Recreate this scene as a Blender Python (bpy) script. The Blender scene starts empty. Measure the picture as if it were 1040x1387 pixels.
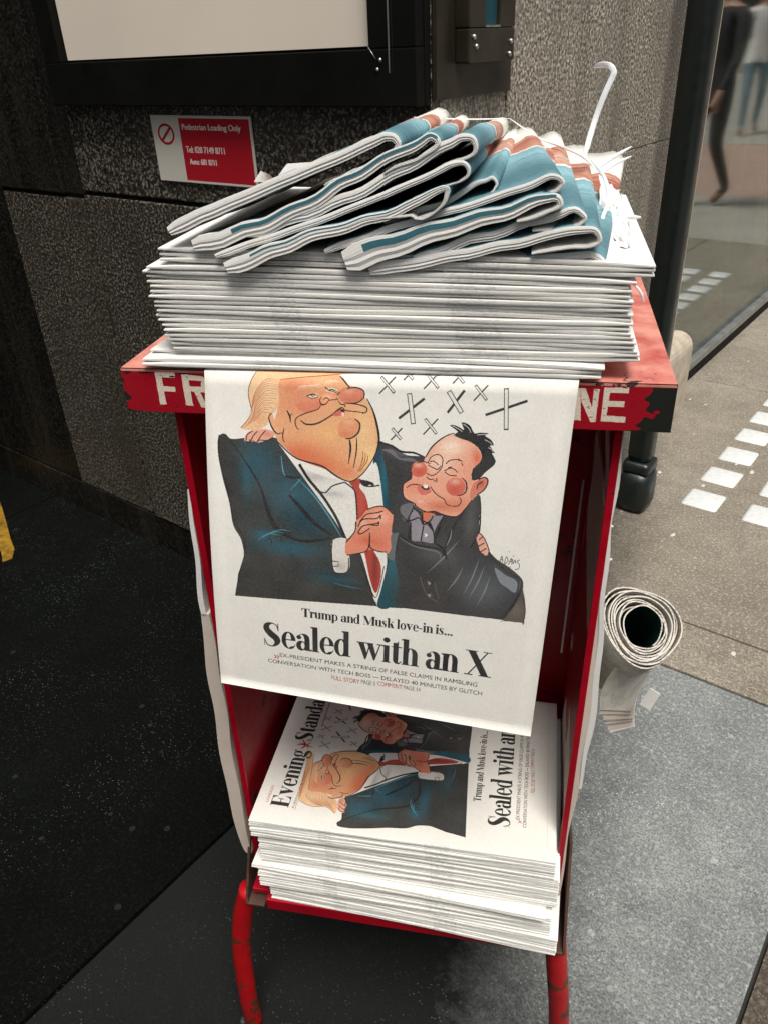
import bpy, bmesh, math, random
import numpy as np
from mathutils import Vector, Matrix
random.seed(7); rng = np.random.default_rng(7)
sc = bpy.context.scene
C = sc.collection
R = math.radians
H = 1.30                                   # camera height
# ---------------------------------------------------------------- camera
PITCH, ROLL, FPX = R(30.84), R(2.745), 1058.0
_f = Vector((0, math.cos(PITCH), -math.sin(PITCH))); _d = Vector((0, -math.sin(PITCH), -math.cos(PITCH))); _x = Vector((1, 0, 0))
_c, _s = math.cos(ROLL), math.sin(ROLL)
CR, CD, CF = _c*_x + _s*_d, -_s*_x + _c*_d, _f
cam = bpy.data.objects.new('camera', bpy.data.cameras.new('camera')); C.objects.link(cam)
cam.matrix_world = Matrix.Translation((0, 0, H)) @ Matrix((CR, -CD, -CF)).transposed().to_4x4()
cam.data.sensor_fit = 'HORIZONTAL'; cam.data.sensor_width = 36; cam.data.lens = 36*FPX/1040
cam.data.clip_start = .01; cam.data.clip_end = 300
sc.camera = cam
# ---------------------------------------------------------------- light
SUN_AZ, SUN_EL = R(166), R(65)
w = bpy.data.worlds.new('World'); sc.world = w; w.use_nodes = True
nt = w.node_tree; bg = nt.nodes['Background']
sky = nt.nodes.new('ShaderNodeTexSky'); sky.sky_type = 'NISHITA'; sky.sun_disc = False
sky.sun_elevation = SUN_EL; sky.sun_rotation = SUN_AZ; sky.dust_density = 5; sky.air_density = .8; sky.ozone_density = .6
hs = nt.nodes.new('ShaderNodeHueSaturation'); hs.inputs['Saturation'].default_value = .35
nt.links.new(sky.outputs[0], hs.inputs['Color']); nt.links.new(hs.outputs[0], bg.inputs[0]); bg.inputs[1].default_value = .10
sl = bpy.data.lights.new('sun', 'SUN'); sl.energy = 3.2; sl.angle = R(24); sl.color = (1, .955, .89)
sun = bpy.data.objects.new('sun', sl); C.objects.link(sun)
sd = Vector((math.sin(SUN_AZ)*math.cos(SUN_EL), math.cos(SUN_AZ)*math.cos(SUN_EL), math.sin(SUN_EL)))
sun.rotation_euler = sd.to_track_quat('Z', 'Y').to_euler()
vs = sc.view_settings; vs.view_transform = 'Standard'; vs.look = 'None'; vs.exposure = 0.14; vs.gamma = 1; vs.use_curve_mapping = False
sc.cycles.max_bounces = 8

# ---------------------------------------------------------------- frames
SH, WH = R(12.24), R(38.8)
SO = Vector((.0032, .5804, H-.2225))       # stand: front middle of the tray's top edge
TZ = SO.z
CO = Vector((.10454, 1.39129, 0))          # foot of the building's corner
SM = Matrix.Translation(SO) @ Matrix.Rotation(-SH, 4, 'Z')
WM = Matrix.Translation(CO) @ Matrix.Rotation(-WH, 4, 'Z'); ZC = -.0821; WZ = WM @ Matrix.Translation((0, 0, ZC)) if 0 else WM   # local x = along wall to the right (= -u), local y = into the side street
SMi = SM.inverted()
def ray(px, py):
    return (CR*((px-520)/FPX) + CD*((py-693.5)/FPX) + CF)
CP = Vector((0, 0, H))
def at_y(px, py, y):                       # point of the stand's frame in its plane y
    v = SMi.to_3x3() @ ray(px, py); o = SMi @ CP
    return o + v*((y-o.y)/v.y)
def at_z(px, py, z):
    v = SMi.to_3x3() @ ray(px, py); o = SMi @ CP
    return o + v*((z-o.z)/v.z)

# ---------------------------------------------------------------- object helpers
def empty(name, label, cat, mat=None, group=None):
    o = bpy.data.objects.new(name, None); C.objects.link(o); o.empty_display_size = .05
    if mat is not None: o.matrix_world = mat
    tag(o, label, cat, group); return o
def tag(o, label=None, cat=None, group=None, kind=None):
    if label: o['label'] = label
    if cat: o['category'] = cat
    if group: o['group'] = group
    if kind: o['kind'] = kind
    return o
def link(name, me, parent=None, mat=None):
    o = bpy.data.objects.new(name, me); C.objects.link(o)
    if parent is not None: o.parent = parent
    if mat is not None: o.matrix_local = mat
    return o
def mesh(name, verts, faces, mats, fm=None, uvs=None, smooth=False):
    me = bpy.data.meshes.new(name); me.from_pydata([tuple(v) for v in verts], [], faces)
    for m in (mats if isinstance(mats, (list, tuple)) else [mats]): me.materials.append(m)
    if fm is not None: me.polygons.foreach_set('material_index', fm)
    if uvs is not None:
        l = me.uv_layers.new(name='UVMap')
        for i, p in enumerate(me.loops): l.data[i].uv = uvs[p.vertex_index]
    if smooth: me.polygons.foreach_set('use_smooth', [True]*len(me.polygons))
    me.update(); return me
def bm_mesh(name, bm, m, smooth=False):
    me = bpy.data.meshes.new(name); bm.to_mesh(me); bm.free()
    for q in (m if isinstance(m, (list, tuple)) else [m]): me.materials.append(q)
    if smooth: me.polygons.foreach_set('use_smooth', [True]*len(me.polygons))
    return me
def box_bm(x0, x1, y0, y1, z0, z1, bev=0, bm=None):
    b = bmesh.new()
    r = bmesh.ops.create_cube(b, size=1)
    for v in b.verts: v.co = Vector(((x0+x1)/2+v.co.x*(x1-x0), (y0+y1)/2+v.co.y*(y1-y0), (z0+z1)/2+v.co.z*(z1-z0)))
    if bev: bmesh.ops.bevel(b, geom=b.edges[:], offset=bev, segments=2, affect='EDGES', profile=.6)
    if bm is None: return b
    t = bpy.data.meshes.new('t'); b.to_mesh(t); b.free(); bm.from_mesh(t); bpy.data.meshes.remove(t); return bm
def box(name, x0, x1, y0, y1, z0, z1, m, parent=None, bev=0, mat=None):
    return link(name, bm_mesh(name, box_bm(min(x0,x1), max(x0,x1), min(y0,y1), max(y0,y1), min(z0,z1), max(z0,z1), bev), m), parent, mat)
def tube_mesh(name, pts, r, m, n=14, closed_ends=True, flat=None):
    pts = [Vector(p) for p in pts]; rs = r if isinstance(r, (list, tuple)) else [r]*len(pts)
    V, Fc = [], []; up = Vector((0.13, 1, .07)).normalized()
    for i, p in enumerate(pts):
        t = (pts[min(i+1, len(pts)-1)] - pts[max(i-1, 0)]).normalized()
        a = t.cross(up).normalized(); b = t.cross(a)
        for k in range(n):
            an = 2*math.pi*k/n; f = flat or 1
            V.append(p + a*math.cos(an)*rs[i] + b*math.sin(an)*rs[i]*f)
    for i in range(len(pts)-1):
        for k in range(n): Fc.append((i*n+k, i*n+(k+1) % n, (i+1)*n+(k+1) % n, (i+1)*n+k))
    if closed_ends: Fc += [tuple(range(n))[::-1], tuple(range((len(pts)-1)*n, len(pts)*n))]
    return mesh(name, V, Fc, m, smooth=True)
def spline(P, k=8, closed=False):
    P = [np.array(p, float) for p in P]; n = len(P); out = []
    rg = range(n) if closed else range(n-1)
    for i in rg:
        p0 = P[(i-1) % n] if closed or i > 0 else P[0]; p1 = P[i]; p2 = P[(i+1) % n]; p3 = P[(i+2) % n] if closed or i+2 < n else P[-1]
        for j in range(k):
            t = j/k
            out.append(.5*((2*p1)+(-p0+p2)*t+(2*p0-5*p1+4*p2-p3)*t*t+(-p0+3*p1-3*p2+p3)*t**3))
    if not closed: out.append(P[-1])
    return out

# ---------------------------------------------------------------- materials
def s2l(c): return tuple((x/12.92 if x <= .04045 else ((x+.055)/1.055)**2.4) for x in c)
class NT:
    def __init__(s, name):
        s.m = bpy.data.materials.new(name); s.m.use_nodes = True; s.t = s.m.node_tree; s.b = s.t.nodes['Principled BSDF']
        s.tc = s.t.nodes.new('ShaderNodeTexCoord')
    def n(s, ty, **k):
        o = s.t.nodes.new(ty)
        for a, v in k.items():
            if a.startswith('i_'):
                key = a[2:]; key = int(key) if key.isdigit() else key.replace('_', ' ')
                if isinstance(v, bpy.types.NodeSocket): s.t.links.new(v, o.inputs[key])
                else: o.inputs[key].default_value = v
            else: setattr(o, a, v)
        return o
    def noise(s, scale, detail=3, rough=.55, vec=None, dist=0):
        return s.n('ShaderNodeTexNoise', i_Vector=vec or s.tc.outputs['Object'], i_Scale=scale, i_Detail=detail, i_Roughness=rough, i_Distortion=dist).outputs['Fac']
    def ramp(s, fac, stops, interp='LINEAR'):
        r = s.n('ShaderNodeValToRGB', i_Fac=fac); r.color_ramp.interpolation = interp; e = r.color_ramp.elements
        while len(e) < len(stops): e.new(.5)
        for q, (p, c) in zip(e, stops): q.position = p; q.color = (*(c if len(c) == 3 else c[:3]), 1)
        return r.outputs['Color']
    def mix(s, fac, a, b, mode='MIX'):
        m = s.t.nodes.new('ShaderNodeMix'); m.data_type = 'RGBA'; m.blend_type = mode
        for sock, v in ((m.inputs[0], fac), (m.inputs[6], a), (m.inputs[7], b)):
            if isinstance(v, bpy.types.NodeSocket): s.t.links.new(v, sock)
            else: sock.default_value = v if not isinstance(v, tuple) else (*v[:3], 1)
        return m.outputs[2]
    def math(s, op, a, b=0.0):
        return s.n('ShaderNodeMath', operation=op, i_0=a, i_1=b).outputs[0]
    def mr(s, v, a, b, c=0.0, d=1.0):
        return s.n('ShaderNodeMapRange', i_Value=v, i_1=a, i_2=b, i_3=c, i_4=d).outputs[0]
    def bump(s, h, st=.3, dist=.002):
        return s.n('ShaderNodeBump', i_Height=h, i_Strength=st, i_Distance=dist).outputs[0]
    def set(s, color=None, rough=None, normal=None, metal=None, spec=None):
        for k, v in (('Base Color', color), ('Roughness', rough), ('Normal', normal), ('Metallic', metal), ('Specular IOR Level', spec)):
            if v is None: continue
            if isinstance(v, bpy.types.NodeSocket): s.t.links.new(v, s.b.inputs[k])
            else: s.b.inputs[k].default_value = (*v, 1) if isinstance(v, tuple) else v
        return s.m
K = (0, 0, 0); W1 = (1, 1, 1)
def plain(name, col, rough=.6, metal=0, var=.25, scale=30, bump=.1, spec=.5):
    t = NT(name); a = t.noise(scale, 5)
    c = t.mix(t.mr(a, .3, .7), tuple(x*(1-var) for x in col), tuple(min(1, x*(1+var)) for x in col))
    return t.set(c, t.mr(t.noise(scale*2.3, 3), .3, .7, max(0, rough-.08), min(1, rough+.08)), t.bump(a, bump, .002), metal, spec)

def granite(name, dark, mid, light, scale=150, k=0.):
    t = NT(name)
    mp = t.n('ShaderNodeMapping', i_Vector=t.tc.outputs['Object'], i_Scale=(1, 1, 1.05)).outputs[0]
    a = t.noise(scale, 2, .5, mp); b = t.noise(scale*2.6, 2, .5, mp); l = t.noise(5, 3)
    f = t.math('ADD', t.math('MULTIPLY', a, .72), t.math('MULTIPLY', b, .28))
    c = t.ramp(f, [(.40, dark), (.475, mid), (.53, mid), (.60, light)])
    c = t.mix(t.mr(l, .3, .7, 0, .5), c, tuple(x*.55 for x in mid), 'MIX')
    st = t.noise(2.5, 4, .6, t.n('ShaderNodeMapping', i_Vector=t.tc.outputs['Object'], i_Scale=(3.5, 3.5, .25)).outputs[0])
    c = t.mix(t.mr(st, .5, .75, 0, .55), c, (.045, .036, .024), 'MIX')
    return t.set(c, t.mr(a, .3, .7, .3, .55), t.bump(f, .25, .001), spec=.4)
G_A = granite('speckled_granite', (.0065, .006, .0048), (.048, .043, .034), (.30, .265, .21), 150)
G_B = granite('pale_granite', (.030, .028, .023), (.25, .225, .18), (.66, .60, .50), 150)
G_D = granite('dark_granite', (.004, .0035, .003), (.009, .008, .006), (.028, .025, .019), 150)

def concrete(name, lo, hi, spk, sc_=1., shade_grime=False, rough=.85):
    t = NT(name)
    l = t.noise(2.2*sc_, 5, .62); m = t.noise(14*sc_, 5, .6); f = t.noise(260, 2, .5)
    c = t.mix(t.mr(l, .3, .7), lo, hi)
    c = t.mix(t.mr(m, .42, .72, 0, .45), c, tuple(x*.62 for x in lo))
    sc2 = t.noise(1, 5, .7, t.n('ShaderNodeMapping', i_Vector=t.tc.outputs['Object'], i_Scale=(26., 5., 5.), i_Rotation=(0, 0, .5)).outputs[0]); c = t.mix(t.mr(sc2, .60, .72, 0, .35), c, tuple(x*.5 for x in lo))
    c = t.mix(t.mr(f, .38, .66, 0, .75), c, tuple(x*.45 for x in lo)); c = t.mix(t.mr(t.noise(120, 3, .6), .52, .68, 0, .5), c, tuple(min(.8, x*1.5) for x in hi))
    if shade_grime:                              # soft shade round the stand, painted in with black dirt over the paler slabs
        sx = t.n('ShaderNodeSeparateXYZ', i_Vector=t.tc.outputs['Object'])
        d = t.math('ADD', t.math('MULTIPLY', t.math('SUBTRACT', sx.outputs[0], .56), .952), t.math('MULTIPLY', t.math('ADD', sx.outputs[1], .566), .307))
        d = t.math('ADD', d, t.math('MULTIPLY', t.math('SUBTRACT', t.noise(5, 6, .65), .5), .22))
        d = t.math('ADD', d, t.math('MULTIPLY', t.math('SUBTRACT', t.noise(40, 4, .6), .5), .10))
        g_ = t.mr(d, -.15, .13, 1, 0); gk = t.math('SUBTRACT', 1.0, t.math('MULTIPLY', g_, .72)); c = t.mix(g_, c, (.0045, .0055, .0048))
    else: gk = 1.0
    vo = t.n('ShaderNodeTexVoronoi', i_Vector=t.tc.outputs['Object'], i_Scale=210.0)
    keep = t.math('GREATER_THAN', t.n('ShaderNodeSeparateColor', i_Color=vo.outputs['Color']).outputs[0], .72)
    sp = t.math('MULTIPLY', t.math('LESS_THAN', vo.outputs['Distance'], t.mr(l, .3, .7, .12, .34)), keep)
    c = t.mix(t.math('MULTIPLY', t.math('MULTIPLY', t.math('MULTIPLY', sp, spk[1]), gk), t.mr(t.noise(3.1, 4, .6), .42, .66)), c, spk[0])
    vo2 = t.n('ShaderNodeTexVoronoi', i_Vector=t.tc.outputs['Object'], i_Scale=16.0)
    k2 = t.math('GREATER_THAN', t.n('ShaderNodeSeparateColor', i_Color=vo2.outputs['Color']).outputs[0], .80)
    wob = t.math('ADD', vo2.outputs['Distance'], t.math('MULTIPLY', t.noise(60, 2), .12))
    sp2 = t.math('MULTIPLY', t.math('LESS_THAN', wob, .16), k2)
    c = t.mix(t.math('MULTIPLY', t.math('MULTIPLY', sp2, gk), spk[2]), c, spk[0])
    cr = t.noise(7, 8, .75, dist=1.2)
    ck = t.math('MULTIPLY', t.math('LESS_THAN', t.math('ABSOLUTE', t.math('SUBTRACT', cr, .5)), .004), t.math('GREATER_THAN', l, .52))
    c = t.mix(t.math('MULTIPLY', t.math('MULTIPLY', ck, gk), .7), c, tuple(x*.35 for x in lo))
    h = t.math('ADD', t.math('ADD', m, t.math('MULTIPLY', f, .5)), t.math('MULTIPLY', sp, .3))
    return t.set(c, t.mr(f, .3, .7, rough-.15, rough+.1), t.bump(h, .5, .0025), spec=.3 if lo[0] > .02 else .05)
GREY = concrete('grey_pavement', (.165, .178, .174), (.31, .325, .315), ((.75, .75, .72), .8, .2), shade_grime=True)
BEIGE = concrete('beige_pavement', (.20, .175, .135), (.36, .32, .26), ((.6, .56, .5), .5, .45), shade_grime=True)
BLACK = concrete('black_asphalt', (.003, .0037, .0032), (.006, .0072, .006), ((.25, .27, .26), .55, .05), rough=.9)
PINK = concrete('pink_paving', (.36, .24, .19), (.52, .38, .31), ((.5, .42, .38), .3, .1))
LIGHTG = concrete('pale_street_paving', (.30, .28, .24), (.48, .45, .40), ((.5, .5, .48), .3, .1))
MORTAR = plain('dark_joint', (.022, .02, .016), .9)
GULLY = concrete('brown_gully', (.075, .06, .045), (.15, .125, .095), ((.6, .5, .4), .8, .3))
BLACKM = plain('black_frame_metal', (.0045, .0045, .0035), .6, 0, .3, 12, .05, .12)
BRONZE = plain('bronze_metal', (.036, .030, .019), .42, .5, .4, 9, .08)
SCREW = plain('screw_steel', (.5, .47, .42), .3, .9)
POST = plain('black_post_paint', (.006, .010, .009), .35, 0, .2, 20, .05)
BOARD = plain('cream_board', (.82, .73, .61), .6, 0, .05, 3, .03)
CREAM = plain('cream_stone', (.42, .36, .28), .8, 0, .2, 25, .3)
WHITETILE = plain('pale_glass_block', (.62, .64, .63), .4, 0, .1, 90, .2)
ALU = plain('brushed_aluminium', (.32, .33, .32), .4, .7, .3, 14, .1)
STRAP = plain('white_plastic', (.82, .84, .84), .35, 0, .04, 30, .05)
WOOD = plain('timber', (.60, .34, .16), .5, 0, .3, 12, .1)
YELLOW = plain('yellow_paint', (.24, .13, .01), .6, 0, .5, 40, .2)

def red_paint(name, worn=(.012, .012, .010), amt=.62, red=(.36, .002, .012), dusty=None):
    t = NT(name); a = t.noise(9, 8, .7, dist=.6); b = t.noise(60, 5, .7); s = t.noise(22, 6, .65)
    f = t.math('ADD', t.math('MULTIPLY', a, .7), t.math('MULTIPLY', b, .3))
    c = t.mix(t.mr(s, .3, .7), tuple(x*.75 for x in red), red)
    if dusty: c = t.mix(t.mr(s, .35, .6, .25, .95), c, dusty)
    k = t.math('GREATER_THAN', f, amt)
    c = t.mix(k, c, worn)
    return t.set(c, t.mr(b, .3, .7, .32, .5), t.bump(t.math('SUBTRACT', t.math('MULTIPLY', b, .3), k), .4, .0006), spec=.35)
RED = red_paint('red_paint')
REDLEG = red_paint('red_leg_paint', (.10, .035, .015), .555, (.50, .006, .010))
REDTOP = red_paint('dusty_red_top', (.05, .035, .03), .60, (.48, .02, .02), (.66, .30, .24))
RUST = plain('rusty_bracket', (.065, .028, .018), .7, 0, .5, 40, .3)
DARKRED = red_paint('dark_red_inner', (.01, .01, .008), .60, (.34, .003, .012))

def paper(name, col=(.76, .75, .715), lines=0):
    t = NT(name); a = t.noise(35, 4); b = t.noise(400, 2)
    c = t.mix(t.mr(a, .3, .7), tuple(x*.93 for x in col), col)
    c = t.mix(t.mr(b, .3, .7, 0, .10), c, (.45, .45, .43))
    if lines:                              # page edges: the sheets of the fold, thin dark gaps between them, and the smudge of print
        sx = t.n('ShaderNodeSeparateXYZ', i_Vector=t.tc.outputs['Object'])
        wv = t.noise(1, 3, .5, t.n('ShaderNodeMapping', i_Vector=t.tc.outputs['Object'], i_Scale=(3., 3., 1500.)).outputs[0])
        c = t.mix(t.mr(wv, .52, .68, 0, .28), c, (.30, .29, .26))
        for x0, wd in lines:
            d = t.math('ABSOLUTE', t.math('SUBTRACT', sx.outputs[0], x0))
            k = t.math('MULTIPLY', t.math('LESS_THAN', d, wd), t.mr(t.noise(1, 4, .6, t.n('ShaderNodeMapping', i_Vector=t.n('ShaderNodeVectorMath', operation='ADD', i_0=t.tc.outputs['Object'], i_1=t.n('ShaderNodeObjectInfo').outputs['Location']).outputs[0], i_Scale=(260., 260., 900.)).outputs[0]), .42, .62))
            c = t.mix(t.math('MULTIPLY', k, .4), c, (.30, .31, .32))
    return t.set(c, .9, t.bump(a, .25, .002), spec=.15)
PAPER = paper('newsprint')
EDGE = paper('newsprint_edge', (.77, .755, .71), [(-.075, .012), (.07, .018)])
OLDP = paper('worn_newsprint', (.62, .53, .45))
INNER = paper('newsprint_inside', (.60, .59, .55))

# ---------------------------------------------------------------- printed matter (drawn in code)
class Canvas:
    def __init__(s, w, h, col): s.w, s.h = w, h; s.a = np.ones((h, w, 3), np.float32)*np.array(col, np.float32)/255; s.T = lambda p: p
    def pts(s, P): return np.array([s.T(p) for p in P], float)
    def mask(s, Q):
        x0, y0 = np.floor(Q.min(0)).astype(int); x1, y1 = np.ceil(Q.max(0)).astype(int)+1
        x0, y0, x1, y1 = max(0, x0), max(0, y0), min(s.w, x1), min(s.h, y1)
        if x1 <= x0 or y1 <= y0: return None
        X = np.arange(x0, x1)+.5; Y = np.arange(y0, y1)+.5
        cr = np.zeros((len(Y), len(X)), np.int8)
        n = len(Q)
        for i in range(n):
            (ax, ay), (bx, by) = Q[i], Q[(i+1) % n]
            if ay == by: continue
            sel = ((ay <= Y) & (Y < by)) | ((by <= Y) & (Y < ay))
            if not sel.any(): continue
            xi = ax+(Y[sel]-ay)*(bx-ax)/(by-ay)
            cr[sel] += (X[None, :] < xi[:, None]).astype(np.int8)
        return (cr & 1).astype(bool), x0, y0, x1, y1
    def fill(s, P, col, blobs=(), smooth=True, k=6, alpha=1, grain=.04):
        if smooth: P = spline(P, k, True)
        Q = s.pts(P); r = s.mask(Q)
        if r is None: return
        m, x0, y0, x1, y1 = r
        reg = s.a[y0:y1, x0:x1]
        c = np.ones(reg.shape, np.float32)*np.array(col, np.float32)/255
        for (bx, by, rx, ry, bc, st) in blobs:
            q = s.T((bx, by)); e = s.T((bx+rx, by)); e2 = s.T((bx, by+ry))
            sx = max(2, np.hypot(*(np.array(e)-q))); sy = max(2, np.hypot(*(np.array(e2)-q)))
            yy, xx = np.mgrid[y0:y1, x0:x1]
            g = st*np.exp(-(((xx-q[0])/sx)**2+((yy-q[1])/sy)**2))[..., None].astype(np.float32)
            c = c*(1-g)+g*np.array(bc, np.float32)/255
        if grain: c = c*(1+grain*NOISE[y0:y1, x0:x1, None])
        reg[m] = reg[m]*(1-alpha)+c[m]*alpha
    def line(s, P, w_=1.3, col=(22, 20, 20), k=6, taper=False, alpha=1):
        """stroke; points may carry their own width as a third value (same units as the points)"""
        n3 = [(p[0], p[1], p[2] if len(p) > 2 else w_) for p in P]
        S = spline(n3, k) if k > 1 else [np.array(p, float) for p in n3]
        n = len(S); L, Rr = [], []
        for i, p in enumerate(S):
            t = S[min(i+1, n-1)][:2]-S[max(i-1, 0)][:2]; t = t/(np.hypot(*t)+1e-9); nn = np.array([-t[1], t[0]])
            hw = max(1e-5, p[2])/2
            if taper: hw *= .35+.65*math.sin(math.pi*min(1, max(0, i/(n-1))))
            L.append(p[:2]+nn*hw); Rr.append(p[:2]-nn*hw)
        for i in range(n-1):
            s.fill([L[i], L[i+1], Rr[i+1], Rr[i]], col, smooth=False, grain=0, alpha=alpha)
    def image(s, name):
        im = bpy.data.images.new(name, s.w, s.h); buf = np.ones((s.h, s.w, 4), np.float32)
        buf[..., :3] = np.clip(s.a[::-1], 0, 1); im.pixels.foreach_set(buf.ravel()); im.update(); im.pack(); return im
NOISE = rng.standard_normal((1500, 1500)).astype(np.float32)
NOISE = (NOISE + np.roll(NOISE, 1, 0) + np.roll(NOISE, 1, 1) + np.roll(NOISE, (1, 1), (0, 1)))/2
def clampn(w_, h_):
    pass
def homography(src, dst):
    A = []
    for (x, y), (u, v) in zip(src, dst):
        A.append([x, y, 1, 0, 0, 0, -u*x, -u*y, -u]); A.append([0, 0, 0, x, y, 1, -v*x, -v*y, -v])
    h = np.linalg.svd(np.array(A, float))[2][-1].reshape(3, 3)
    def f(p):
        q = h @ np.array([p[0], p[1], 1.]); return (q[0]/q[2], q[1]/q[2])
    return f
# --- a tall bold newspaper serif, glyph by glyph (units: em, y up)
def ell(cx, cy, rx, ry, a0=0, a1=360, n=36): return [(cx+rx*math.cos(R(a0+(a1-a0)*i/n)), cy+ry*math.sin(R(a0+(a1-a0)*i/n))) for i in range(n)]
def rc(x0, y0, x1, y1): return [(x0, y0), (x1, y0), (x1, y1), (x0, y1)]
def sw(P, k=7):                             # swelling stroke as an outline
    S = spline(P, k); n = len(S); L, Q = [], []
    for i, p in enumerate(S):
        t = S[min(i+1, n-1)][:2]-S[max(i-1, 0)][:2]; t = t/(np.hypot(*t)+1e-9); nn = np.array([-t[1], t[0]])
        L.append(tuple(p[:2]+nn*p[2]/2)); Q.append(tuple(p[:2]-nn*p[2]/2))
    return L+Q[::-1]
sT, hT, xH, cH, aH = .125, .026, .50, .70, .745
def foot(x, w_=sT, o=.035): return rc(x-o, 0, x+w_+o, hT)
def flag(x, y, w_=sT): return [(x-.05, y-.012), (x-.05, y-.034), (x, y-.05), (x+.02, y), (x+w_, y), (x, y)]
def arch(x): return [(1, ell(x+.11, .335, .165, .17)), (-1, ell(x+.1075, .325, .0425, .155)), (-1, rc(x-.07, 0, x+.15, .325))]
def bowl(cx, w_=.17): return [(1, ell(cx, .245, w_, .262)), (-1, ell(cx, .245, w_-.105, .228))]
def glyph(c):
    P, M = 1, -1
    if c == 'l': return .205, [(P, rc(.04, 0, .165, aH)), (P, foot(.04)), (P, flag(.04, aH))]
    if c == 'i': return .205, [(P, rc(.04, 0, .165, xH)), (P, foot(.04)), (P, flag(.04, xH)), (P, ell(.1, .655, .075, .072))]
    if c in 'nmhu' :
        if c == 'n': return .405, arch(.10)+[(P, rc(.04, 0, .165, xH)), (P, flag(.04, xH)), (P, rc(.25, 0, .375, xH-.15)), (P, foot(.04)), (P, foot(.25))]
        if c == 'h': return .405, arch(.10)+[(P, rc(.04, 0, .165, aH)), (P, flag(.04, aH)), (P, rc(.25, 0, .375, xH-.15)), (P, foot(.04)), (P, foot(.25))]
        if c == 'm': return .615, arch(.10)+arch(.31)+[(P, rc(.04, 0, .165, xH)), (P, flag(.04, xH)), (P, rc(.25, 0, .375, xH-.12)), (P, rc(.46, 0, .585, xH-.15)), (P, foot(.04)), (P, foot(.25)), (P, foot(.46))]
        return .405, [(P, ell(.1925, .165, .1725, .172)), (M, ell(.1925, .175, .0475, .155)), (M, rc(.02, .175, .39, xH)), (P, rc(.02, .13, .145, xH)), (P, flag(.02, xH)), (P, rc(.24, 0, .365, xH)), (P, flag(.24, xH)), (P, rc(.24, 0, .40, hT))]
    if c == 'r': return .32, [(P, rc(.04, 0, .165, xH)), (P, flag(.04, xH)), (P, foot(.04)), (P, sw([(.15, .36, .02), (.19, .455, .05), (.24, .485, .05)])), (P, ell(.25, .43, .062, .07))]
    if c == 'a': return .385, [(P, rc(.215, .0, .34, .37)), (P, ell(.2, .36, .14, .15)), (M, ell(.15, .335, .064, .145)), (M, rc(.04, .18, .215, .345)), (P, ell(.085, .385, .058, .062)), (P, ell(.135, .135, .12, .15)), (M, ell(.175, .14, .045, .105)), (P, rc(.215, .0, .34, .34)), (P, sw([(.32, .03, .05), (.36, .02, .04), (.385, .06, .02)]))]
    if c == 'd': return .41, bowl(.18)+[(M, rc(.24, 0, .4, .5)), (P, sw([(.19, -.003, .03), (.24, .04, .02), (.26, .1, .01)])), (P, sw([(.19, .492, .03), (.24, .45, .02), (.26, .39, .01)])), (P, rc(.235, 0, .36, aH)), (P, flag(.235, aH)), (P, rc(.235, 0, .395, hT))]
    if c == 'p': return .42, bowl(.225)+[(M, rc(.03, -.1, .15, .6)), (P, rc(.04, -.2, .165, xH)), (P, flag(.04, xH)), (P, rc(.005, -.2, .205, -.2+hT))]
    if c == 'e': return .365, bowl(.185)+[(M, [(.2, .05), (.4, .12), (.4, .245), (.2, .245)]), (P, rc(.09, .245, .345, .275)), (P, sw([(.16, -.003, .03), (.25, .01, .045), (.32, .075, .022), (.345, .14, .012)]))]
    if c == 'o': return .375, bowl(.185)
    if c == 'g': return .40, [(P, ell(.17, .33, .145, .175)), (M, ell(.17, .33, .05, .145)), (P, sw([(.26, .44, .02), (.31, .49, .04), (.36, .47, .06)])), (P, sw([(.09, .19, .03), (.05, .12, .05), (.10, .06, .10), (.22, .03, .13), (.31, -.03, .11), (.31, -.11, .06), (.2, -.18, .035), (.07, -.15, .05), (.03, -.08, .05), (.07, -.01, .03)]))]
    if c == 's': return .315, [(P, sw([(.265, .37, .012), (.235, .46, .02), (.16, .49, .03), (.085, .44, .09), (.095, .33, .12), (.19, .22, .14), (.225, .11, .10), (.16, .012, .03), (.085, .02, .02), (.04, .13, .012)])), (P, rc(.255, .36, .275, .495)), (P, rc(.03, .0, .05, .14))]
    if c == 'k': return .42, [(P, rc(.04, 0, .165, aH)), (P, flag(.04, aH)), (P, foot(.04)), (P, sw([(.15, .2, .025), (.31, .49, .025)], 2)), (P, [(.18, .3), (.29, .36), (.41, 0), (.26, 0)]), (P, rc(.25, xH-hT, .40, xH)), (P, rc(.24, 0, .43, hT))]
    if c == 'v': return .40, [(P, [(.02, xH), (.16, xH), (.26, .14), (.2, 0), (.18, 0)]), (P, sw([(.2, .02, .03), (.34, xH-.01, .028)], 2)), (P, rc(-.01, xH-hT, .20, xH)), (P, rc(.27, xH-hT, .40, xH))]
    if c == 'w': return .60, [(P, [(.02, xH), (.155, xH), (.245, .14), (.2, 0), (.18, 0)]), (P, sw([(.2, .02, .03), (.30, xH-.05, .028)], 2)), (P, [(.23, xH), (.365, xH), (.455, .14), (.41, 0), (.39, 0)]), (P, sw([(.41, .02, .03), (.54, xH-.01, .028)], 2)), (P, rc(-.01, xH-hT, .39, xH)), (P, rc(.47, xH-hT, .60, xH))]
    if c == 't': return .27, [(P, rc(.06, .09, .185, .60)), (P, [(.0, xH-hT), (.06, xH), (.185, .66), (.185, xH-hT)]), (P, rc(.06, xH-hT, .26, xH)), (P, sw([(.122, .11, .125), (.135, .05, .10), (.19, .012, .04), (.26, .09, .02)]))]
    if c == '-': return .24, [(P, rc(.03, .20, .21, .275))]
    if c == '.': return .19, [(P, ell(.09, .07, .068, .07))]
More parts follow.
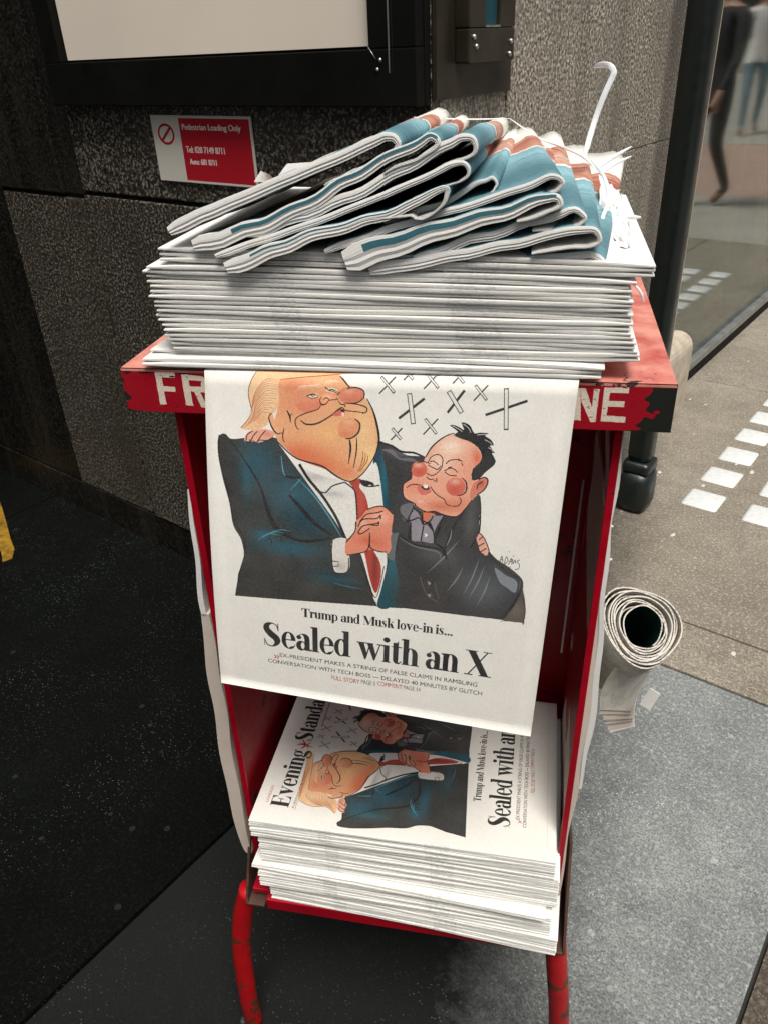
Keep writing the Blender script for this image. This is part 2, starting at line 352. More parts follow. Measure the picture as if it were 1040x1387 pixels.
    if c == 'T': return .50, [(P, rc(.185, 0, .33, cH)), (P, rc(.12, 0, .395, hT)), (P, rc(.01, cH-hT, .505, cH)), (P, [(.01, cH), (.01, .48), (.03, .48), (.06, .62), (.12, cH-.01)]), (P, [(.505, cH), (.505, .48), (.485, .48), (.455, .62), (.395, cH-.01)])]
    if c == 'E': return .50, [(P, rc(.05, 0, .195, cH)), (P, rc(.0, 0, .44, hT)), (P, rc(.0, cH-hT, .43, cH)), (P, [(.43, cH), (.43, .5), (.41, .5), (.38, .62), (.3, cH-.01)]), (P, [(.45, 0), (.455, .22), (.435, .22), (.40, .08), (.3, .01)]), (P, rc(.18, .345, .32, .375)), (P, [(.32, .24), (.335, .24), (.335, .48), (.32, .48), (.30, .38), (.26, .36), (.30, .34)])]
    if c == 'M': return .74, [(P, [(.03, cH), (.19, cH), (.37, .2), (.33, .0), (.30, .0)]), (P, sw([(.34, .03, .03), (.54, cH-.02, .03)], 2)), (P, rc(.07, 0, .095, cH)), (P, rc(.53, 0, .68, cH)), (P, rc(.0, 0, .17, hT)), (P, rc(.47, 0, .74, hT)), (P, rc(.0, cH-hT, .17, cH)), (P, rc(.53, cH-hT, .74, cH))]
    if c == 'X': return .60, [(P, [(.04, cH), (.21, cH), (.56, 0), (.39, 0)]), (P, sw([(.08, .01, .03), (.50, cH-.01, .03)], 2)), (P, rc(-.01, cH-hT, .27, cH)), (P, rc(.40, cH-hT, .59, cH)), (P, rc(0, 0, .19, hT)), (P, rc(.33, 0, .61, hT))]
    if c == 'S': return .46, [(P, sw([(.385, .50, .012), (.35, .64, .025), (.25, .70, .035), (.13, .64, .12), (.11, .51, .15), (.21, .37, .18), (.33, .25, .18), (.35, .12, .13), (.25, .0, .04), (.12, .02, .03), (.045, .19, .015)])), (P, rc(.375, .48, .395, .71)), (P, rc(.035, -.01, .055, .22))]
    return .19, []
def serif(cv, text, x, y, width, height, col=(28, 26, 26), T=None, track=-.012):
    """text on baseline (x,y) in canvas pixels; width fits the line, height is the em"""
    adv = sum((glyph(c)[0] if c != ' ' else .17)+track for c in text); sx = width/adv; cx = 0
    for c in text:
        if c == ' ': cx += .17+track; continue
        a, ops = glyph(c)
        W_ = int((a+.25)*sx)+3; Hh = int(height*1.15)+3
        g = np.zeros((Hh, W_), bool)
        sub = Canvas.__new__(Canvas); sub.w, sub.h = W_, Hh
        for sg, poly in ops:
            q = np.array([((px+.1)*sx, (.85-py)*height) for px, py in poly]); r = sub.mask(q)
            if r is None: continue
            m, x0, y0, x1, y1 = r
            if sg > 0: g[y0:y1, x0:x1] |= m
            else: g[y0:y1, x0:x1] &= ~m
        ox, oy = int(round(x+(cx-.1)*sx)), int(round(y-.85*height))
        cv.a[oy:oy+Hh, ox:ox+W_][g[:cv.h-oy, :cv.w-ox]] = np.array(col)/255
        cx += a+track
def sans_tris(text, bold=0.0):
    cu = bpy.data.curves.new('t', 'FONT'); cu.body = text; cu.offset = bold; cu.resolution_u = 4
    ob = bpy.data.objects.new('t', cu); C.objects.link(ob)
    bpy.context.view_layer.update()
    me = ob.to_mesh(); me.calc_loop_triangles()
    V = np.array([v.co[:2] for v in me.vertices]); Tt = [tuple(t.vertices) for t in me.loop_triangles]
    ob.to_mesh_clear(); bpy.data.objects.remove(ob); bpy.data.curves.remove(cu)
    return V, Tt
def sans(cv, text, x, y, width, height, col, bold=0.0):
    V, Tt = sans_tris(text, bold); x0, x1 = V[:, 0].min(), V[:, 0].max(); sx = width/(x1-x0)
    for t in Tt:
        cv_T = cv.T; cv.T = lambda p: p
        cv.fill([(x+(V[i][0]-x0)*sx, y-V[i][1]*height/.72) for i in t], col, smooth=False, grain=0)
        cv.T = cv_T

# --- the front page
PW, PH = .296, .376
IW, IH = 1100, 1397
V0 = .150                                    # share of the page that lies on the tray, out of sight
HQ = [(280, 499), (783, 511), (718, 998), (300, 925)]
toP = homography(HQ, [(0, V0*IH), (IW, V0*IH), (IW, IH), (0, IH)])
NOISE = np.tile(NOISE, (1, 1))
page = Canvas(IW, IH, (226, 223, 215))
def crop(x0, y0, k):
    def T(p): return toP((x0+p[0]/k, y0+p[1]/k))
    return T
TA, TB, TC, TD = crop(300, 490, 4.333), crop(500, 550, 4.623), crop(290, 570, 4.522), crop(270, 490, 2.0)
INK = (24, 23, 23)
def art(cv):
    TEAL, TDK = (24, 80, 98), (15, 58, 74)
    # two men's dark suits
    cv.T = TD
    cv.fill([(468, 210), (500, 218), (545, 243), (592, 250), (640, 300), (700, 380), (735, 352), (748, 362), (746, 450), (782, 512), (830, 545), (866, 576), (869, 605), (858, 650), (864, 694), (864, 694), (700, 676), (530, 655), (480, 648), (480, 648), (480, 560), (490, 400), (478, 300)], (48, 47, 48), [(760, 600, 90, 60, (92, 97, 102), .7), (640, 510, 60, 30, (80, 80, 82), .8), (600, 620, 60, 40, (58, 52, 46), .7), (720, 420, 18, 60, (84, 84, 84), .7), (530, 235, 30, 14, (96, 94, 100), .8)], k=4)
    cv.fill([(862, 580), (874, 625), (877, 660), (873, 697), (873, 697), (873, 697), (812, 691), (812, 691), (845, 650), (856, 615)], (84, 78, 72), [(850, 660, 20, 20, (110, 100, 90), .7)])
    for a, b in (((700, 620), (745, 520)), ((715, 630), (760, 540)), ((655, 610), (700, 545)), ((738, 650), (775, 570)), ((600, 560), (690, 470))):
        cv.line([(*a, .5), ((a[0]+b[0])/2+4, (a[1]+b[1])/2, 4), (*b, .5)], col=(140, 142, 146), alpha=.7)
    # big man's jacket
    cv.fill([(62, 192), (76, 187), (92, 200), (135, 196), (200, 196), (212, 214), (256, 276), (305, 345), (352, 412), (384, 462), (420, 500), (444, 580), (466, 650), (466, 650), (466, 650), (300, 637), (102, 622), (102, 622), (102, 622), (106, 598), (110, 560), (124, 520), (118, 470), (98, 430), (88, 370), (70, 300), (58, 235)], (46, 45, 43), [(160, 260, 50, 70, TEAL, .75), (250, 350, 70, 60, TEAL, .9), (300, 420, 60, 40, TDK, .9), (130, 300, 14, 60, (34, 100, 118), .5), (240, 490, 90, 22, (26, 86, 104), .8), (170, 455, 26, 20, (28, 88, 106), .8), (350, 575, 60, 10, (20, 80, 98), .8), (230, 580, 110, 40, (44, 43, 40), .8), (85, 350, 16, 120, (38, 36, 36), .9), (330, 560, 60, 30, (24, 60, 72), .5)], k=5)
    cv.fill([(456, 262), (466, 215), (478, 232), (492, 300), (500, 380), (508, 450), (500, 520), (490, 600), (500, 652), (466, 650), (480, 590), (494, 520), (486, 450), (478, 340), (466, 285)], TDK, [(485, 300, 12, 80, (20, 98, 112), .8), (480, 620, 14, 40, (24, 86, 100), .8)], k=5)
    cv.fill([(466, 652), (500, 520), (512, 510), (520, 560), (532, 656)], (26, 70, 80), [(505, 540, 16, 30, (24, 90, 104), .7), (525, 630, 16, 40, (50, 46, 42), .8)], smooth=False)
    # shirt, collar, tie
    cv.fill([(254, 268), (305, 342), (352, 410), (386, 464), (415, 470), (442, 560), (462, 640), (486, 566), (492, 520), (487, 450), (480, 350), (464, 262), (440, 300), (400, 314), (320, 296)], (222, 218, 210), [(300, 300, 40, 14, (176, 172, 166), .8), (350, 345, 30, 10, (180, 176, 170), .8)], k=4)
    cv.fill([(392, 314), (404, 309), (424, 306), (420, 328), (436, 352), (446, 400), (450, 480), (474, 530), (476, 570), (463, 614), (448, 580), (432, 500), (414, 440), (411, 380), (405, 335)], (168, 58, 44), [(460, 540, 8, 60, (120, 36, 30), .8), (425, 370, 10, 50, (196, 84, 64), .6)], k=4)
    cv.T = TC
    for L in ([(600, 392), (655, 412), (700, 372), (770, 350)], [(770, 348), (830, 400), (840, 470), (846, 580)], [(862, 345), (890, 372), (940, 375), (980, 368)]): cv.line(L, 8)
    cv.fill([(862, 335), (895, 375), (920, 365), (945, 375), (935, 350)], INK)
    for L in ([(505, 240), (560, 330), (640, 430), (720, 560), (775, 690)], ): cv.line([(x, y, 16) for x, y in L])
    cv.line([(420, 310, 5), (470, 322, 14), (512, 322, 5), (480, 370, 6), (452, 410, 5)])
    cv.line([(448, 425, 14), (520, 510, 22), (600, 600, 20), (700, 672, 8)])
    cv.line([(110, 100, 6), (200, 230, 8), (280, 370, 12), (320, 500, 20), (370, 620, 26), (470, 690, 14), (560, 706, 18), (690, 690, 8)])
    cv.line([(400, 190, 3), (412, 280, 6), (425, 310, 3)], col=(90, 160, 170))
    cv.line([(500, 330, 3), (600, 440, 8), (700, 590, 8), (750, 680, 3)], col=(78, 160, 178), alpha=.8)
    cv.line([(455, 400, 3), (500, 345, 8), (515, 330, 3)], col=(78, 150, 168), alpha=.8)
    for a in (0, 28, 56): cv.line([(270+a, 700-a*.6, 3), (330+a, 660-a*.4, 9), (400+a, 672-a*.5, 3)], col=(60, 140, 160), alpha=.7); cv.line([(300+a*2, 715-a, 3), (340+a*2, 690-a*.6, 6), (350+a*2, 740-a, 3)], col=(20, 24, 26))
    cv.line([(700, 960, 3), (790, 985, 8), (870, 1000, 3)], col=(50, 120, 140), alpha=.7)
    cv.line([(850, 810, 4), (890, 900, 7), (930, 1020, 7), (958, 1050, 4), (985, 960, 5), (1005, 860, 5)], col=(20, 20, 20))
    cv.line([(48, 66, 8), (42, 130, 7), (60, 250, 6), (100, 400, 6), (130, 560, 6), (190, 690, 6), (195, 780, 5), (165, 900, 6), (140, 1045, 6)], col=INK)
    # cuffs, hands
    cv.fill([(700, 700), (780, 690), (776, 770), (800, 800), (790, 890), (712, 895), (700, 850), (694, 780)], (214, 208, 200), [(750, 860, 40, 30, (176, 168, 158), .7)], k=3)
    cv.line([(700, 700, 5), (694, 780, 7), (710, 893, 6), (785, 893, 5), (795, 810, 5)])
    cv.line([(700, 828, 5), (732, 830, 5), (734, 858, 5), (704, 860, 5)], k=1)
    cv.fill([(778, 712), (800, 680), (838, 640), (832, 590), (870, 560), (905, 515), (960, 498), (1010, 502), (1060, 545), (1050, 640), (1062, 700), (1040, 778), (1000, 775), (930, 760), (880, 775), (782, 792)], (214, 132, 104), [(900, 700, 60, 30, (196, 92, 66), .7), (980, 560, 60, 40, (232, 172, 148), .9), (980, 720, 50, 40, (206, 104, 80), .7), (880, 600, 30, 40, (230, 170, 150), .8)], k=4)
    for L in ([(850, 655), (880, 615), (960, 600), (975, 588)], [(850, 620), (880, 575), (960, 570), (985, 548)], [(860, 590), (900, 545), (960, 535), (1000, 525)], [(905, 515), (955, 498), (1010, 500), (1060, 545)], [(920, 655), (918, 720), (905, 762), (870, 778), (785, 792)], [(920, 655), (922, 740), (965, 768), (1020, 775)], [(850, 655), (870, 662), (920, 630)], [(975, 588), (968, 612), (920, 606)], [(985, 548), (985, 575)], [(778, 715), (830, 650), (838, 590)]): cv.line(L, 6.5)
    cv.fill([(188, 105), (200, 60), (235, 38), (300, 30), (355, 45), (360, 70), (320, 95), (270, 112), (225, 105)], (222, 160, 138), [(320, 60, 30, 20, (206, 128, 104), .7)])
    for L in ([(200, 98), (205, 65), (235, 42)], [(225, 105), (240, 70), (262, 45)], [(268, 104), (282, 72), (310, 40)], [(188, 100), (215, 108), (222, 92)], [(235, 100), (258, 112), (270, 92)], [(275, 95), (320, 98), (352, 78)]): cv.line(L, 5.5)
    # ------------ big man's head
    cv.T = TA
    cv.fill([(325, 85), (430, 72), (520, 60), (600, 50), (665, 66), (702, 112), (750, 132), (790, 142), (806, 190), (835, 240), (870, 320), (888, 400), (882, 480), (850, 560), (800, 630), (738, 674), (690, 665), (600, 612), (500, 576), (430, 545), (370, 490), (322, 440), (304, 400), (300, 330), (318, 250)], (220, 160, 116), [(430, 220, 110, 90, (208, 124, 92), .6), (440, 520, 160, 70, (202, 96, 58), .8), (560, 590, 120, 50, (204, 98, 62), .7), (800, 400, 80, 160, (232, 196, 142), .7), (590, 400, 90, 60, (232, 180, 114), .6), (400, 130, 60, 40, (214, 122, 84), .6), (560, 95, 90, 25, (234, 182, 134), .7), (840, 540, 40, 80, (236, 200, 140), .8), (700, 620, 60, 40, (208, 116, 74), .6)], k=5)
    cv.fill([(200, 40), (230, 18), (300, 4), (480, -2), (660, -8), (790, -40), (836, -34), (815, 20), (720, 50), (620, 66), (470, 76), (330, 92), (325, 200), (308, 270), (270, 290), (264, 350), (200, 380), (140, 380), (118, 366), (150, 330), (176, 270), (155, 200), (160, 130), (180, 70)], (226, 184, 140), [(240, 150, 60, 60, (236, 202, 164), .9), (220, 320, 40, 40, (218, 164, 120), .8), (500, 40, 200, 14, (214, 150, 96), .7), (500, -30, 200, 20, (216, 160, 110), .6)], k=5)
    for i in range(15):
        a = i/14
        cv.line([(320-8*a, 95+190*a, 1), (250-10*a, 90+190*a, 3.6), (190+a*10, 170+150*a, 3.4), (176-45*a+60*(a > .4)*(1-a), 260+110*a, 1)], col=(150+30*(i % 2), 92, 58), alpha=.75)
        if i % 2: cv.line([(322, 100+180*a, 1), (255, 100+185*a, 5), (200, 180+150*a, 3), (190-40*a, 270+98*a, 1)], col=(246, 216, 172), alpha=.7)
    for i in range(8): cv.line([(225+i*6, 38-i*3, 1), (330, 34-i*4, 3), (500, 30-i*4, 3), (800, 24-i*7, 1)], col=(160, 96, 60), alpha=.6)
    cv.line([(205, 30, 3), (172, 90, 4), (155, 160, 4), (168, 240, 4), (178, 275, 3), (150, 330, 4), (118, 368, 4)], col=(110, 62, 40))
    cv.line([(330, 90, 3), (470, 74, 5), (620, 62, 5), (800, 38, 3)], col=(150, 84, 50))
    cv.fill([(268, 280), (288, 282), (300, 320), (320, 370), (345, 400), (330, 402), (300, 380), (275, 330)], (226, 160, 120))
    cv.line([(285, 283, 5), (270, 310, 6), (290, 370, 8), (318, 402, 6), (345, 395, 4)]); cv.line([(355, 370, 4), (348, 410, 7), (352, 440, 4), (362, 450, 3)])
    cv.line([(368, 268, 5), (385, 300, 10), (390, 335, 4)]); cv.line([(385, 300, 6), (398, 288, 3)])
    # cheeks, eyes, nose, mouth, chin
    cv.fill([(655, 165), (690, 140), (760, 138), (800, 155), (800, 195), (760, 222), (690, 222), (660, 195)], (212, 128, 98), [(720, 158, 34, 12, (232, 172, 144), .6), (730, 205, 50, 18, (198, 100, 74), .6)])
    cv.line([(705, 140, 5), (760, 136, 7), (800, 155, 7), (800, 195, 6), (760, 224, 6), (690, 226, 5)])
    cv.line([(655, 205, 4), (645, 185, 5), (665, 162, 5)])
    cv.fill([(478, 184), (508, 172), (542, 176), (536, 190), (505, 196)], (236, 214, 192)); cv.line([(476, 186, 3), (498, 178, 7), (520, 176, 6), (546, 186, 3)]); cv.line([(500, 180, 3), (512, 186, 5), (524, 182, 3)]); cv.line([(480, 185, 4), (505, 197, 4), (540, 192, 4)])
    cv.fill([(584, 150), (612, 138), (650, 148), (646, 164), (610, 166)], (236, 214, 192)); cv.line([(580, 130, 4), (600, 150, 5), (630, 160, 4), (650, 168, 4)]); cv.line([(602, 150, 3), (622, 148, 7), (650, 160, 3)])
    for i in range(7): cv.line([(420+i*18, 160-i*5, 1), (440+i*18, 132-i*3, 3.5), (470+i*16, 122+i*3, 1)], col=(240, 222, 200), alpha=.9)
    for i in range(5): cv.line([(575+i*12, 130-i*6, 1), (590+i*12, 100-i*1, 3.5), (605+i*16, 92+i*4, 1)], col=(240, 222, 200), alpha=.9)
    cv.fill([(420, 240), (480, 205), (545, 200), (562, 225), (540, 262), (470, 280)], (210, 122, 92), [(500, 212, 50, 14, (222, 146, 114), .6)])
    cv.fill([(545, 175), (600, 160), (650, 180), (640, 205), (600, 225), (565, 235), (550, 215)], (226, 150, 108), [(595, 190, 30, 16, (244, 196, 160), .8)])
    cv.line([(560, 190, 3), (552, 215, 5), (568, 235, 8), (590, 228, 5), (605, 210, 5), (650, 205, 4)]); cv.line([(572, 205, 4), (590, 195, 6), (605, 205, 4)])
    cv.line([(560, 235, 4), (540, 262, 5), (480, 282, 6), (430, 305, 5), (416, 330, 6), (424, 365, 5), (438, 380, 3)])
    cv.line([(445, 325, 4), (480, 348, 9), (540, 342, 9), (610, 302, 7), (660, 262, 9), (680, 252, 6), (700, 268, 6), (760, 275, 5), (808, 282, 4)])
    cv.line([(655, 210, 3), (672, 232, 5), (695, 236, 6), (692, 248, 4)]); cv.line([(705, 228, 4), (760, 232, 6), (815, 250, 7), (818, 275, 6), (795, 286, 4)])
    cv.fill([(622, 298), (655, 270), (690, 268), (694, 295), (660, 300)], (202, 104, 88)); cv.fill([(668, 262), (690, 262), (692, 278), (675, 275)], (60, 24, 22)); cv.fill([(675, 282), (692, 280), (690, 302), (678, 300)], (238, 190, 170))
    cv.fill([(660, 350), (690, 320), (740, 312), (778, 335), (780, 375), (755, 415), (700, 430), (660, 408)], (216, 146, 104), [(715, 335, 30, 14, (232, 182, 144), .6), (700, 405, 40, 20, (200, 112, 78), .6)])
    cv.line([(752, 316, 5), (780, 345, 9), (772, 395, 9), (735, 426, 8), (700, 430, 5)])
    cv.line([(722, 434, 6), (728, 480, 12), (724, 530, 8), (716, 575, 3)]); cv.line([(762, 426, 5), (762, 500, 7), (745, 600, 4)])
    for q in range(3): cv.line([(800+q*12, 500+q*12, 3), (795+q*14, 560, 5), (770+q*6, 620, 3)], col=(150, 84, 44))
    cv.line([(820, 200, 6), (855, 270, 9), (878, 350, 13), (890, 430, 12), (878, 500, 8), (850, 560, 6), (800, 630, 6), (740, 674, 6), (690, 668, 7), (640, 640, 9), (570, 590, 9), (480, 562, 8), (420, 540, 7), (360, 490, 7), (315, 440, 5)])
    cv.line([(664, 66, 5), (690, 96, 9), (722, 138, 6)])
    # ------------ small man's head
    cv.T = TB
    cv.fill([(310, 300), (350, 240), (405, 190), (460, 162), (520, 160), (590, 195), (640, 235), (672, 292), (662, 335), (612, 372), (606, 430), (640, 450), (640, 500), (610, 560), (570, 610), (515, 664), (440, 655), (370, 632), (300, 635), (250, 602), (228, 575), (182, 548), (172, 510), (176, 465), (228, 428), (220, 380), (250, 330), (300, 326)], (226, 160, 132), [(470, 230, 90, 60, (240, 216, 196), .95), (400, 330, 90, 60, (238, 206, 184), .8), (640, 300, 30, 50, (204, 96, 70), .8), (520, 590, 110, 50, (208, 120, 90), .7), (400, 600, 90, 30, (196, 100, 74), .7), (230, 480, 50, 40, (216, 128, 100), .7), (590, 400, 40, 60, (222, 150, 120), .7)], k=5)
    cv.fill([(610, 560), (596, 530), (612, 470), (650, 436), (692, 424), (712, 445), (690, 495), (640, 530)], (208, 120, 96), [(665, 460, 20, 20, (170, 70, 50), .7)]); cv.line([(650, 436, 5), (692, 422, 8), (712, 446, 9), (690, 496, 8), (640, 532, 6)]); cv.line([(640, 500, 4), (650, 465, 7), (682, 448, 5)])
    cv.fill([(490, 160), (518, 140), (467, 102), (500, 100), (535, 118), (557, 128), (540, 84), (572, 88), (600, 110), (622, 150), (660, 145), (716, 150), (690, 165), (730, 190), (748, 224), (722, 226), (757, 272), (735, 272), (762, 322), (738, 358), (690, 395), (655, 432), (608, 438), (612, 372), (655, 335), (672, 290), (645, 237), (592, 200), (545, 186)], (34, 34, 34), k=2)
    for L in ([(480, 102), (520, 122), (545, 140)], [(552, 92), (585, 118), (600, 145)], [(640, 160), (680, 156), (710, 155)], [(690, 190), (722, 205), (738, 222)], [(712, 238), (738, 252), (745, 268)]): cv.line([(x, y, 4) for x, y in L], col=(215, 210, 204))
    cv.line([(312, 298, 6), (350, 238, 9), (405, 188, 8), (460, 158, 6), (495, 150, 5)])
    for cx, cy, r_ in ((272, 372, 52), (505, 480, 62)):
        cv.fill([(cx+r_*math.cos(t), cy+r_*.93*math.sin(t)) for t in np.linspace(0, 6.28, 16)[:-1]], (206, 108, 86), [(cx-5, cy-r_*.5, r_*.5, r_*.33, (236, 188, 168), .85), (cx, cy+r_*.3, r_*.8, r_*.6, (192, 76, 58), .75)])
    cv.line([(545, 425, 5), (572, 455, 9), (572, 505, 9), (545, 530, 7), (515, 535, 4)]); cv.line([(235, 345, 5), (220, 375, 7), (228, 410, 5), (205, 440, 5), (176, 465, 6), (172, 510, 7), (185, 550, 6), (240, 580, 6)])
    cv.line([(260, 333, 4), (300, 325, 6), (345, 338, 4)])
    for L in ([(330, 330), (345, 300), (375, 282), (405, 285), (422, 310), (418, 350)], [(330, 345), (360, 362), (390, 372), (410, 350)], [(340, 325), (365, 322), (395, 345)], [(440, 340), (465, 318), (505, 312), (530, 318)], [(520, 308), (545, 325)], [(432, 382), (470, 365), (500, 375), (515, 392)], [(435, 388), (465, 408), (512, 412)], [(455, 362), (480, 358)], [(540, 335), (552, 350)], [(320, 395), (350, 410), (380, 400), (405, 375), (420, 350)], [(318, 418), (340, 435), (362, 432)], [(362, 440), (385, 445), (380, 425)], [(415, 548), (435, 560), (445, 585), (475, 600)], [(530, 545), (540, 570), (520, 598), (480, 600)], [(245, 600), (262, 570), (300, 560), (330, 585)], [(195, 485), (230, 465), (285, 470)], [(345, 480), (375, 520), (415, 548)]): cv.line([(x, y, 5.5) for x, y in L])
    cv.fill([(262, 480), (300, 468), (340, 490), (345, 515), (300, 532), (272, 515)], (204, 110, 96)); cv.fill([(285, 480), (320, 470), (340, 492), (310, 500)], (70, 34, 30)); cv.fill([(300, 468), (328, 470), (325, 488), (305, 486)], (236, 232, 226))
    cv.fill([(246, 575), (280, 552), (325, 572), (320, 600), (280, 602)], (220, 146, 124), [(280, 570, 26, 12, (236, 192, 172), .7)])
    cv.line([(240, 580, 6), (270, 612, 8), (320, 636, 7), (370, 632, 7), (440, 658, 8), (515, 664, 8), (570, 612, 6), (612, 560, 5)])
    cv.fill([(295, 640), (375, 650), (340, 690), (305, 712), (298, 680)], (206, 110, 80))
    # shirt and lapels
    cv.fill([(215, 690), (235, 620), (280, 660), (300, 715), (350, 665), (400, 660), (425, 662), (400, 700), (370, 760), (365, 828), (300, 820), (222, 805)], (136, 130, 138), [(300, 760, 40, 40, (150, 144, 152), .8)], k=3)
    for L in ([(295, 645), (298, 700), (312, 712), (345, 690), (362, 660)], [(235, 625), (195, 690), (240, 682), (275, 672), (298, 715)], [(222, 700), (222, 805)], [(312, 712), (340, 700), (365, 762), (370, 830)], [(302, 720), (285, 818)], [(335, 715), (300, 690)]): cv.line([(x, y, 8) for x, y in L])
    cv.fill([(318, 705), (345, 705), (368, 768), (350, 745)], INK, smooth=False); cv.line([(308, 772, 6), (322, 780, 10), (308, 788, 6)], col=(230, 228, 226))
    cv.fill([(160, 600), (215, 580), (235, 600), (190, 690), (162, 650)], (104, 102, 106)); cv.line([(162, 650, 6), (195, 690, 8), (218, 700, 6), (210, 790, 14), (222, 810, 8)])
    cv.line([(425, 665, 6), (400, 740, 16), (375, 820, 10), (430, 870, 16), (448, 930, 8)]); cv.line([(660, 545, 7), (665, 620, 8), (655, 770, 9), (600, 860, 8)], col=(18, 18, 18))
    cv.line([(610, 560, 5), (560, 630, 8), (480, 750, 10), (440, 860, 14)], col=(20, 20, 20)); cv.line([(480, 745, 3), (470, 800, 8), (445, 850, 3)], col=(128, 126, 128))
    cv.fill([(100, 780), (150, 770), (135, 850), (125, 935), (75, 915), (100, 860)], (92, 98, 100)); cv.line([(150, 772, 8), (133, 860, 8), (125, 935, 6)])
    cv.line([(150, 775, 6), (240, 835, 10), (400, 868, 10), (430, 910, 8)], col=(18, 18, 18)); cv.line([(150, 795, 3), (250, 850, 9), (390, 885, 9), (410, 930, 3)], col=(120, 116, 118), alpha=.7)
    cv.line([(30, 205, 8), (100, 225, 12), (160, 262, 14), (240, 270, 12), (310, 300, 10)]); cv.line([(40, 250, 3), (100, 262, 26), (150, 305, 12), (220, 312, 22), (260, 322, 5)], col=(112, 108, 116), alpha=.8)
    cv.fill([(640, 800), (662, 768), (690, 795), (720, 870), (718, 900), (690, 905), (660, 880), (650, 840)], (216, 160, 140)); 
    for L in ([(662, 770), (690, 800), (720, 870), (716, 900)], [(655, 812), (680, 790)], [(650, 850), (690, 830)], [(665, 885), (705, 862)], [(650, 850), (662, 885), (690, 905)]): cv.line([(x, y, 6) for x, y in L])
    cv.line([(720, 895, 8), (755, 935, 12), (830, 1000, 7), (915, 1050, 7), (940, 1065, 9), (930, 1130, 14), (880, 1220, 20), (800, 1310, 12)], col=(40, 38, 38)); cv.line([(925, 1135, 5), (955, 1200, 8), (962, 1270, 8), (948, 1345, 6)], col=(60, 54, 50))
    cv.fill([(760, 985), (830, 1030), (905, 1070), (895, 1140), (840, 1110), (790, 1070)], (138, 146, 152), alpha=.8)
    for L in ([(330, 1060), (330, 1100)], [(350, 1140), (355, 1170)], [(280, 1040), (320, 1150), (390, 1200)], [(370, 1080), (400, 1180)]): cv.line([(x, y, 6) for x, y in L], col=(88, 82, 74))
    for y in (1075, 1152): cv.line([(328, y, 8), (342, y+6, 10), (336, y+16, 5)], col=(150, 146, 140))
    # kisses
    cv.T = TD
    for x, y, r_ in ((493, 55, 22), (550, 27, 14), (612, 42, 22), (686, 33, 17), (747, 76, 20), (517, 186, 15), (609, 166, 20)):
        cv.line([(x-r_, y+r_*1.1, 3.6), (x+r_, y-r_, 3.6)], k=1, col=(40, 38, 38)); cv.line([(x-r_*.75, y-r_, 8), (x+r_*.8, y+r_, 8)], k=1); cv.line([(x-r_*.72, y-r_*.9, 4.6), (x+r_*.76, y+r_*.9, 4.6)], k=1, col=(222, 219, 211))
    for a, b, c_, d_ in (((523, 145), (592, 92), (551, 78), (562, 160)), ((655, 130), (702, 70), (658, 72), (694, 130)), ((760, 136), (878, 98), (818, 64), (818, 176))):
        cv.line([(*a, 7), (*b, 7)], k=1, col=(48, 46, 46)); cv.line([(*c_, 13), (*d_, 13)], k=1)
        q = lambda s_, t_: (s_[0]+(t_[0]-s_[0])*.03, s_[1]+(t_[1]-s_[1])*.03, 9)
        cv.line([q(c_, d_), q(d_, c_)], k=1, col=(222, 219, 211))
    cv.T = TB
    for L in ([(790, 955), (806, 912), (812, 950)], [(795, 935), (812, 932)], [(822, 960), (835, 915), (846, 940), (826, 962)], [(850, 965), (868, 925), (872, 965)], [(855, 945), (870, 944)], [(850, 998), (862, 975)], [(875, 930), (880, 958)], [(886, 908), (880, 915)], [(882, 960), (892, 935), (898, 958)], [(925, 935), (905, 945), (922, 965), (915, 990), (892, 996)], [(852, 882), (856, 888)]): cv.line([(x, y, 4) for x, y in L], col=(30, 28, 28))
art(page)
page.T = lambda p: p
def pp(x, y): return toP((x, y))
def textline(fn, text, p0, p1, top, **k):
    a = np.array(pp(*p0)); b = np.array(pp(*p1)); t = np.array(pp(*top))
    return fn(page, text, a[0], (a[1]+b[1])/2, b[0]-a[0], k.pop('em')*((a[1]+b[1])/2-t[1]), **k)
textline(serif, 'Trump and Musk love-in is...', (404, 834), (606, 852), (408, 818), em=1/.70)
textline(serif, 'Sealed with an X', (354, 871), (658, 912), (362, 838), em=1/.70)
textline(sans, 'EX-PRESIDENT MAKES A STRING OF FALSE CLAIMS IN RAMBLING', (375, 889), (640, 924), (376, 882), em=1.35, col=(34, 32, 32))
textline(sans, 'CONVERSATION WITH TECH BOSS — DELAYED 40 MINUTES BY GLITCH', (360, 897), (647, 936), (361, 890), em=1.35, col=(34, 32, 32))
textline(sans, 'FULL STORY', (441, 918), (478, 923), (442, 911.5), em=1, col=(170, 40, 30))
textline(sans, 'PAGE 5', (480, 923), (499, 926), (481, 917), em=1, col=(70, 66, 64))
textline(sans, 'COMMENT', (502, 926), (535, 930), (503, 919.5), em=1, col=(170, 40, 30))
textline(sans, 'PAGE 14', (537, 931), (560, 934), (538, 925), em=1, col=(70, 66, 64))
_a = pp(368, 888)
for dx in (0, 9): page.line([(_a[0]+dx, _a[1]-15, 4), (_a[0]+dx+7, _a[1]-8, 4), (_a[0]+dx, _a[1], 4)], k=1, col=(180, 50, 40))
